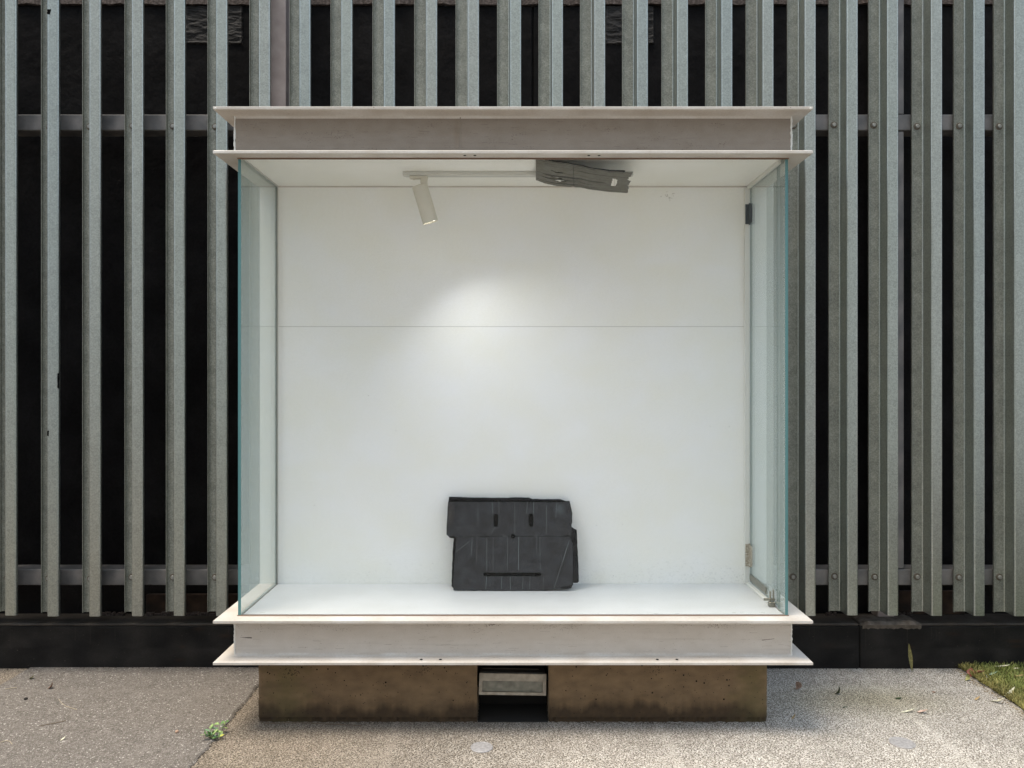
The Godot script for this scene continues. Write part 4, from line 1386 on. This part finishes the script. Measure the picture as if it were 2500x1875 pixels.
# ------------------------------------------------------------------ leaves, twigs, weed
# a leaf: long oval, folded along its rib and curled; made in its own axes, lying along x
func leaf_mesh(st: SurfaceTool, length: float, width: float, curl: float, fold: float, twist := 0.0, thick := 0.0005, xf := Transform3D.IDENTITY):
	var n := 14
	var rows := []
	var ang := 0.0
	var p := Vector3(-length / 2.0 if absf(curl) < 1.5 else 0.0, 0, 0)
	for i in n + 1:
		var f := float(i) / n
		var w := width / 2.0 * pow(sin(PI * clampf(f * 0.97 + 0.015, 0, 1)), 0.8) * (1.15 - 0.4 * f)
		if i == n:
			w = 0.0003
		var d := Vector3(cos(ang), sin(ang), 0)
		var up := Vector3(-sin(ang), cos(ang), 0)
		var tw := twist * (f - 0.5)
		var sideways := (Vector3(0, 0, 1) * cos(tw) + up * sin(tw))
		rows.append([p + sideways * w + up * fold * w, p, p - sideways * w + up * fold * w])
		p += d * length / n
		ang += curl / n
	var low := 1e9
	for r in rows:
		for q in r:
			low = minf(low, q.y)
	for i in n:
		for k in 2:
			for t in [0.0, thick]:
				var off := Vector3(0, t - low, 0)
				quad(st, xf * (rows[i][k] + off), xf * (rows[i + 1][k] + off), xf * (rows[i + 1][k + 1] + off), xf * (rows[i][k + 1] + off), xf.basis * Vector3(0, 1 if t > 0.0 else -1, 0))

func leaf_mat(c: Color) -> StandardMaterial3D:
	var im := compose(64, 64, c.linear_to_srgb(), [[nimg(noise(int(c.r * 1000) + 7, 0.06, FastNoiseLite.TYPE_SIMPLEX_SMOOTH, 3), 64), Vector3(0.22, 0.22, 0.18)]])
	var m := tri_mat(im, 0.05, 0.6, 0.0, false)
	m.backlight_enabled = true
	m.backlight = Color(0.2, 0.2, 0.12)
	return m

func build_litter():
	var tan_ := leaf_mat(Color(0.42, 0.30, 0.15))
	var pale := leaf_mat(Color(0.62, 0.60, 0.46))
	var pink := leaf_mat(Color(0.55, 0.40, 0.33))
	var red := leaf_mat(Color(0.36, 0.13, 0.10))
	var olive := leaf_mat(Color(0.34, 0.34, 0.14))
	var dark := leaf_mat(Color(0.035, 0.055, 0.02))
	var brown := leaf_mat(Color(0.26, 0.15, 0.10))
	var teal := leaf_mat(Color(0.24, 0.36, 0.30))
	# pixel x, y, length, width, curl, fold, turn, lift, material, label
	var list := [
		[1944, 1684, 0.070, 0.040, 3.6, 0.2, 0.5, 0.0, pink, "curled pinkish brown leaf on the pavement just right of the right concrete block"],
		[2038, 1694, 0.055, 0.036, 2.4, 0.3, -0.3, 0.0, dark, "dark green curled leaf on the greenish pavement right of the pinkish curled leaf"],
		[2217, 1739, 0.072, 0.014, 0.5, 0.3, 0.1, 0.0, pale, "narrow pale leaf lying behind the right ground disc, left one of a pair"],
		[2254, 1741, 0.050, 0.022, 0.9, 0.5, -0.35, 0.0, pink, "broken pinkish white leaf lying behind the right ground disc, right one of a pair"],
		[2386, 1707, 0.046, 0.012, 0.5, 0.2, 0.5, 0.0, tan_, "small tan pointed leaf on the pavement before the lawn edge"],
		[2439, 1717, 0.075, 0.018, 1.1, 0.5, -0.75, 0.0, pale, "pale folded leaf lying on the pavement close to the lawn edge, nearest the camera"],
		[2466, 1702, 0.090, 0.018, 0.8, 0.4, 0.45, 0.012, pale, "long pale leaf lying across the lawn edge"],
		[2370, 1653, 0.060, 0.040, 1.6, 0.8, 1.0, 0.0, red, "left one of two reddish leaves standing at the lawn edge"],
		[2394, 1655, 0.064, 0.036, 1.2, 0.8, -0.9, 0.012, red, "right one of two reddish leaves standing at the lawn edge"],
		[2357, 1662, 0.052, 0.028, 2.6, 0.4, 0.2, 0.0, olive, "yellow green curled leaf on the pavement left of the reddish leaves"],
		[2395, 1666, 0.062, 0.022, 2.4, 0.4, -0.4, 0.0, pale, "pale green ring of curled leaf below the right reddish leaf"],
		[2447, 1629, 0.075, 0.014, 0.5, 0.3, -0.35, 0.026, pale, "long whitish leaf lying on the lawn near the black kerb"],
		[2426, 1645, 0.064, 0.014, 0.3, 0.2, 0.4, 0.026, teal, "blue green narrow leaf lying on the lawn"],
		[2483, 1634, 0.032, 0.018, 0.6, 0.3, -0.9, 0.026, pale, "small whitish leaf on the lawn at the right picture edge, behind a tan one"],
		[2489, 1653, 0.042, 0.020, 0.8, 0.3, -0.6, 0.026, tan_, "tan leaf on the lawn at the right picture edge"],
		[2366, 1632, 0.030, 0.016, 0.9, 0.6, 1.3, 0.0, pink, "small pinkish leaf at the back corner of the lawn by the black kerb"],
		[2348, 1630, 0.048, 0.010, 0.4, 0.2, 0.1, 0.0, tan_, "thin tan leaf lying along the foot of the black kerb near the lawn"],
		[1938, 1753, 0.040, 0.010, 1.0, 0.3, 0.7, 0.0, tan_, "small yellowish leaf scrap on the pavement in front of the right block's corner"],
		[117, 1685, 0.044, 0.030, 2.2, 0.5, 0.3, 0.007, brown, "small brown curled leaf on the asphalt strip"],
		[79, 1661, 0.036, 0.020, 1.4, 0.5, -0.2, 0.007, olive, "small yellow green leaf on the asphalt strip near the kerb"],
		[154, 1810, 0.026, 0.010, 0.8, 0.4, 1.2, 0.007, pale, "tiny whitish leaf on the asphalt strip in front of the twig"],
		[2063, 1727, 0.028, 0.008, 0.3, 0.2, 0.1, 0.0, dark, "dark scrap of leaf on the pavement below the dark green curled leaf"],
		[2281, 1691, 0.022, 0.012, 0.5, 0.2, -0.4, 0.0, brown, "small dark brown leaf scrap on the pavement left of the tan pointed leaf"],
		[2194, 1706, 0.036, 0.018, 0.3, 0.1, 0.2, 0.0, dark, "flat blackish leaf on the pavement below the leaf that leans on the kerb"]]
	for l in list:
		var st := start()
		leaf_mesh(st, l[2], l[3], l[4], l[5], rng.randf_range(-0.8, 0.8))
		var o := obj("fallen_leaf", st, l[8])
		var g := on_ground(l[0], l[1])
		if l[7] > 0.02:
			g = at(l[0], l[1], FOCAL * (EYE.y - 0.026) / (l[1] - VP.y))
		o.position = Vector3(g.x, l[7] + 0.0008, g.z)
		o.rotation.y = l[6]
		tag(o, l[9], "leaf", "fallen leaves")
	# the long leaf that leans upright on the kerb
	var st := start()
	leaf_mesh(st, 0.145, 0.026, 0.25, 0.45, 0.5)
	var up := obj("fallen_leaf", st, leaf_mat(Color(0.17, 0.15, 0.05)))
	var g := on_ground(2211, 1630)
	up.position = Vector3(g.x - 0.004, 0.074, -0.762)
	var ax := Vector3(-0.10, 0.97, -0.20).normalized()
	var an := Vector3(0.25, 0.2, 0.95)
	an = (an - ax * an.dot(ax)).normalized()
	up.basis = Basis(ax, an, ax.cross(an))
	tag(up, "long brown green leaf leaning upright against the black kerb", "leaf", "fallen leaves")
	# twigs and straws
	var sticks := [
		[[[647, 1768], [700, 1766], [760, 1767], [820, 1770], [882, 1773]], 0.0022, 0.003, M.twig, "twig", "long thin twig lying along the foot of the left concrete block"],
		[[[1432, 1766], [1470, 1763], [1512, 1764]], 0.0015, 0.002, M.twig, "twig", "short thin twig lying at the foot of the right concrete block"],
		[[[97, 1777], [130, 1771], [161, 1764]], 0.0016, 0.009, M.twig, "twig", "dark straight twig on the asphalt strip"],
		[[[143, 1710], [150, 1721], [162, 1729], [188, 1737]], 0.0012, 0.009, M.straw, "straw", "pale bent straw on the asphalt strip behind the twig"],
		[[[11, 1687], [28, 1684], [41, 1683]], 0.0014, 0.009, M.straw, "straw", "short pale straw at the left edge of the asphalt strip"],
		[[[0, 1818], [14, 1813], [24, 1815], [30, 1822]], 0.0014, 0.009, M.straw, "straw", "pale hooked straw at the left picture edge on the asphalt strip"],
		[[[554, 1874], [562, 1864], [576, 1853]], 0.0014, 0.002, M.straw, "straw", "short straw on the pavement below the weed, at the lower picture edge"]]
	for s in sticks:
		var w := start()
		var pts := []
		var rad := []
		for p in s[0]:
			var q := on_ground(p[0], p[1])
			pts.append(Vector3(q.x, s[2], q.z))
			rad.append(s[1] * rng.randf_range(0.8, 1.1))
		var mid: Vector3 = pts[pts.size() / 2]
		for i in pts.size():
			pts[i] = pts[i] - Vector3(mid.x, 0, mid.z)
		tube(w, pts, rad, 6)
		var o := obj(s[4], w, s[3])
		o.position = Vector3(mid.x, 0, mid.z)
		tag(o, s[5], s[4], "twigs and straws on the ground")
	var pb := start()
	lathe(pb, [Vector2(0.0001, 0.0), Vector2(0.006, 0.001), Vector2(0.008, 0.005), Vector2(0.006, 0.009), Vector2(0.0001, 0.0105)], 10)
	var pe := obj("pebble", pb, M.pebble)
	pe.position = on_ground(432, 1792) + Vector3(0, 0.0065, 0)
	tag(pe, "small reddish pebble on the asphalt strip left of the weed", "pebble")
	var pd := start()
	lathe(pd, [Vector2(0.0001, 0.0), Vector2(0.008, 0.001), Vector2(0.010, 0.005), Vector2(0.006, 0.008), Vector2(0.0001, 0.009)], 8)
	var pf := obj("pebble", pd, M.bit)
	pf.position = on_ground(63, 1711) + Vector3(0, 0.0065, 0)
	tag(pf, "small black pebble on the asphalt strip below the brown curled leaf", "pebble")
	build_weed()
	# crumbs: dark grit along the asphalt joint, at the foot of the kerb and the blocks, bits of leaf along the lawn
	var mm := MultiMesh.new()
	mm.transform_format = MultiMesh.TRANSFORM_3D
	mm.use_colors = true
	var cr := start()
	lathe(cr, [Vector2(0.0001, -0.3), Vector2(0.8, -0.1), Vector2(1.0, 0.35), Vector2(0.5, 0.8), Vector2(0.0001, 0.9)], 5)
	cr.index()
	mm.mesh = cr.commit()
	var n := 1500
	mm.instance_count = n
	for i in n:
		var p := Vector3.ZERO
		var c := Color(0.05, 0.042, 0.035)
		var s := Vector3.ONE * rng.randf_range(0.0012, 0.0032)
		match i % 5:
			0, 1:
				p = Vector3(-1.293 + rng.randfn() * 0.006, 0.001, rng.randf_range(-0.79, 0.6))
			2:
				p = Vector3(rng.randf_range(-3.4, 2.38), 0.001 if i % 2 else 0.0075, -0.79 + absf(rng.randfn()) * 0.012)
				if p.x < -1.3 and p.x > -2.59:
					p.y = 0.0075
				else:
					p.y = 0.001
			3:
				p = Vector3(2.365 - absf(rng.randfn()) * 0.022, 0.001, rng.randf_range(-0.79, 0.5))
				c = [Color(0.26, 0.18, 0.09), Color(0.14, 0.09, 0.05), Color(0.38, 0.31, 0.18)][i % 3]
				s = Vector3(rng.randf_range(0.002, 0.007), 0.0012, rng.randf_range(0.001, 0.003))
			4:
				var r := i % 2 == 0
				p = Vector3(rng.randf_range(-1.15, -0.18) if r else rng.randf_range(0.16, 1.13), 0.001, -0.150 + absf(rng.randfn()) * 0.010)
				c = Color(0.10, 0.075, 0.05)
		mm.set_instance_transform(i, Transform3D(Basis(Vector3.UP, rng.randf() * TAU) * Basis.from_scale(s), p))
		mm.set_instance_color(i, c * rng.randf_range(0.6, 1.4))
	var g2 := MultiMeshInstance3D.new()
	g2.name = "grit"
	g2.multimesh = mm
	var gm := mat(Color.WHITE, 0.95)
	gm.vertex_color_use_as_albedo = true
	g2.material_override = gm
	add_child(g2, true)
	g2.set_meta("kind", "stuff")
	tag(g2, "dark grit and leaf crumbs along the joints, kerb foot and lawn edge", "grit")

func build_weed():
	var g := on_ground(516, 1806)
	var t := thing("weed", "small green broad leaved weed growing from the joint between asphalt and pavement", "plant", g)
	t.scale = Vector3.ONE * 0.86
	var fresh := leaf_mat(Color(0.13, 0.24, 0.07))
	var bright := leaf_mat(Color(0.24, 0.34, 0.11))
	var blue := leaf_mat(Color(0.16, 0.28, 0.15))
	var yellow := leaf_mat(Color(0.50, 0.50, 0.08))
	# stems that leave the joint, each with leaves of its own
	var stems := [[Vector3(-0.008, 0.055, -0.01), 0.3], [Vector3(0.030, 0.060, -0.045), 1.2], [Vector3(0.045, 0.020, 0.006), 0.0], [Vector3(-0.022, 0.035, 0.012), 2.6], [Vector3(0.012, 0.045, 0.018), -0.8], [Vector3(0.038, 0.045, -0.085), 0.9]]
	for k in stems.size():
		var tip: Vector3 = stems[k][0]
		var s := start()
		var root := Vector3(0, 0, 0) if k < 5 else Vector3(0.018, 0, -0.07)
		tube(s, [root, root.lerp(tip, 0.5) + Vector3(0, 0.008, 0), tip], [0.0016, 0.0013, 0.001], 6)
		obj("stem", s, bright, t)
		for j in 5:
			var l := start()
			var size := rng.randf_range(0.020, 0.036)
			leaf_mesh(l, size, size * rng.randf_range(0.45, 0.65), rng.randf_range(-0.5, 0.9), rng.randf_range(0.15, 0.5), 0.3)
			var o := obj("leaf", l, [fresh, bright, blue, fresh, bright][j] if not (k == 2 and j == 0) else yellow, t)
			var a: float = stems[k][1] + j * 1.35 + rng.randf_range(-0.3, 0.3)
			o.position = tip.lerp(root, 0.14 * j) + Vector3(cos(a), 0.15, -sin(a)) * size * 0.5
			o.rotation = Vector3(rng.randf_range(-0.4, 0.5), a, rng.randf_range(-0.1, 0.6))
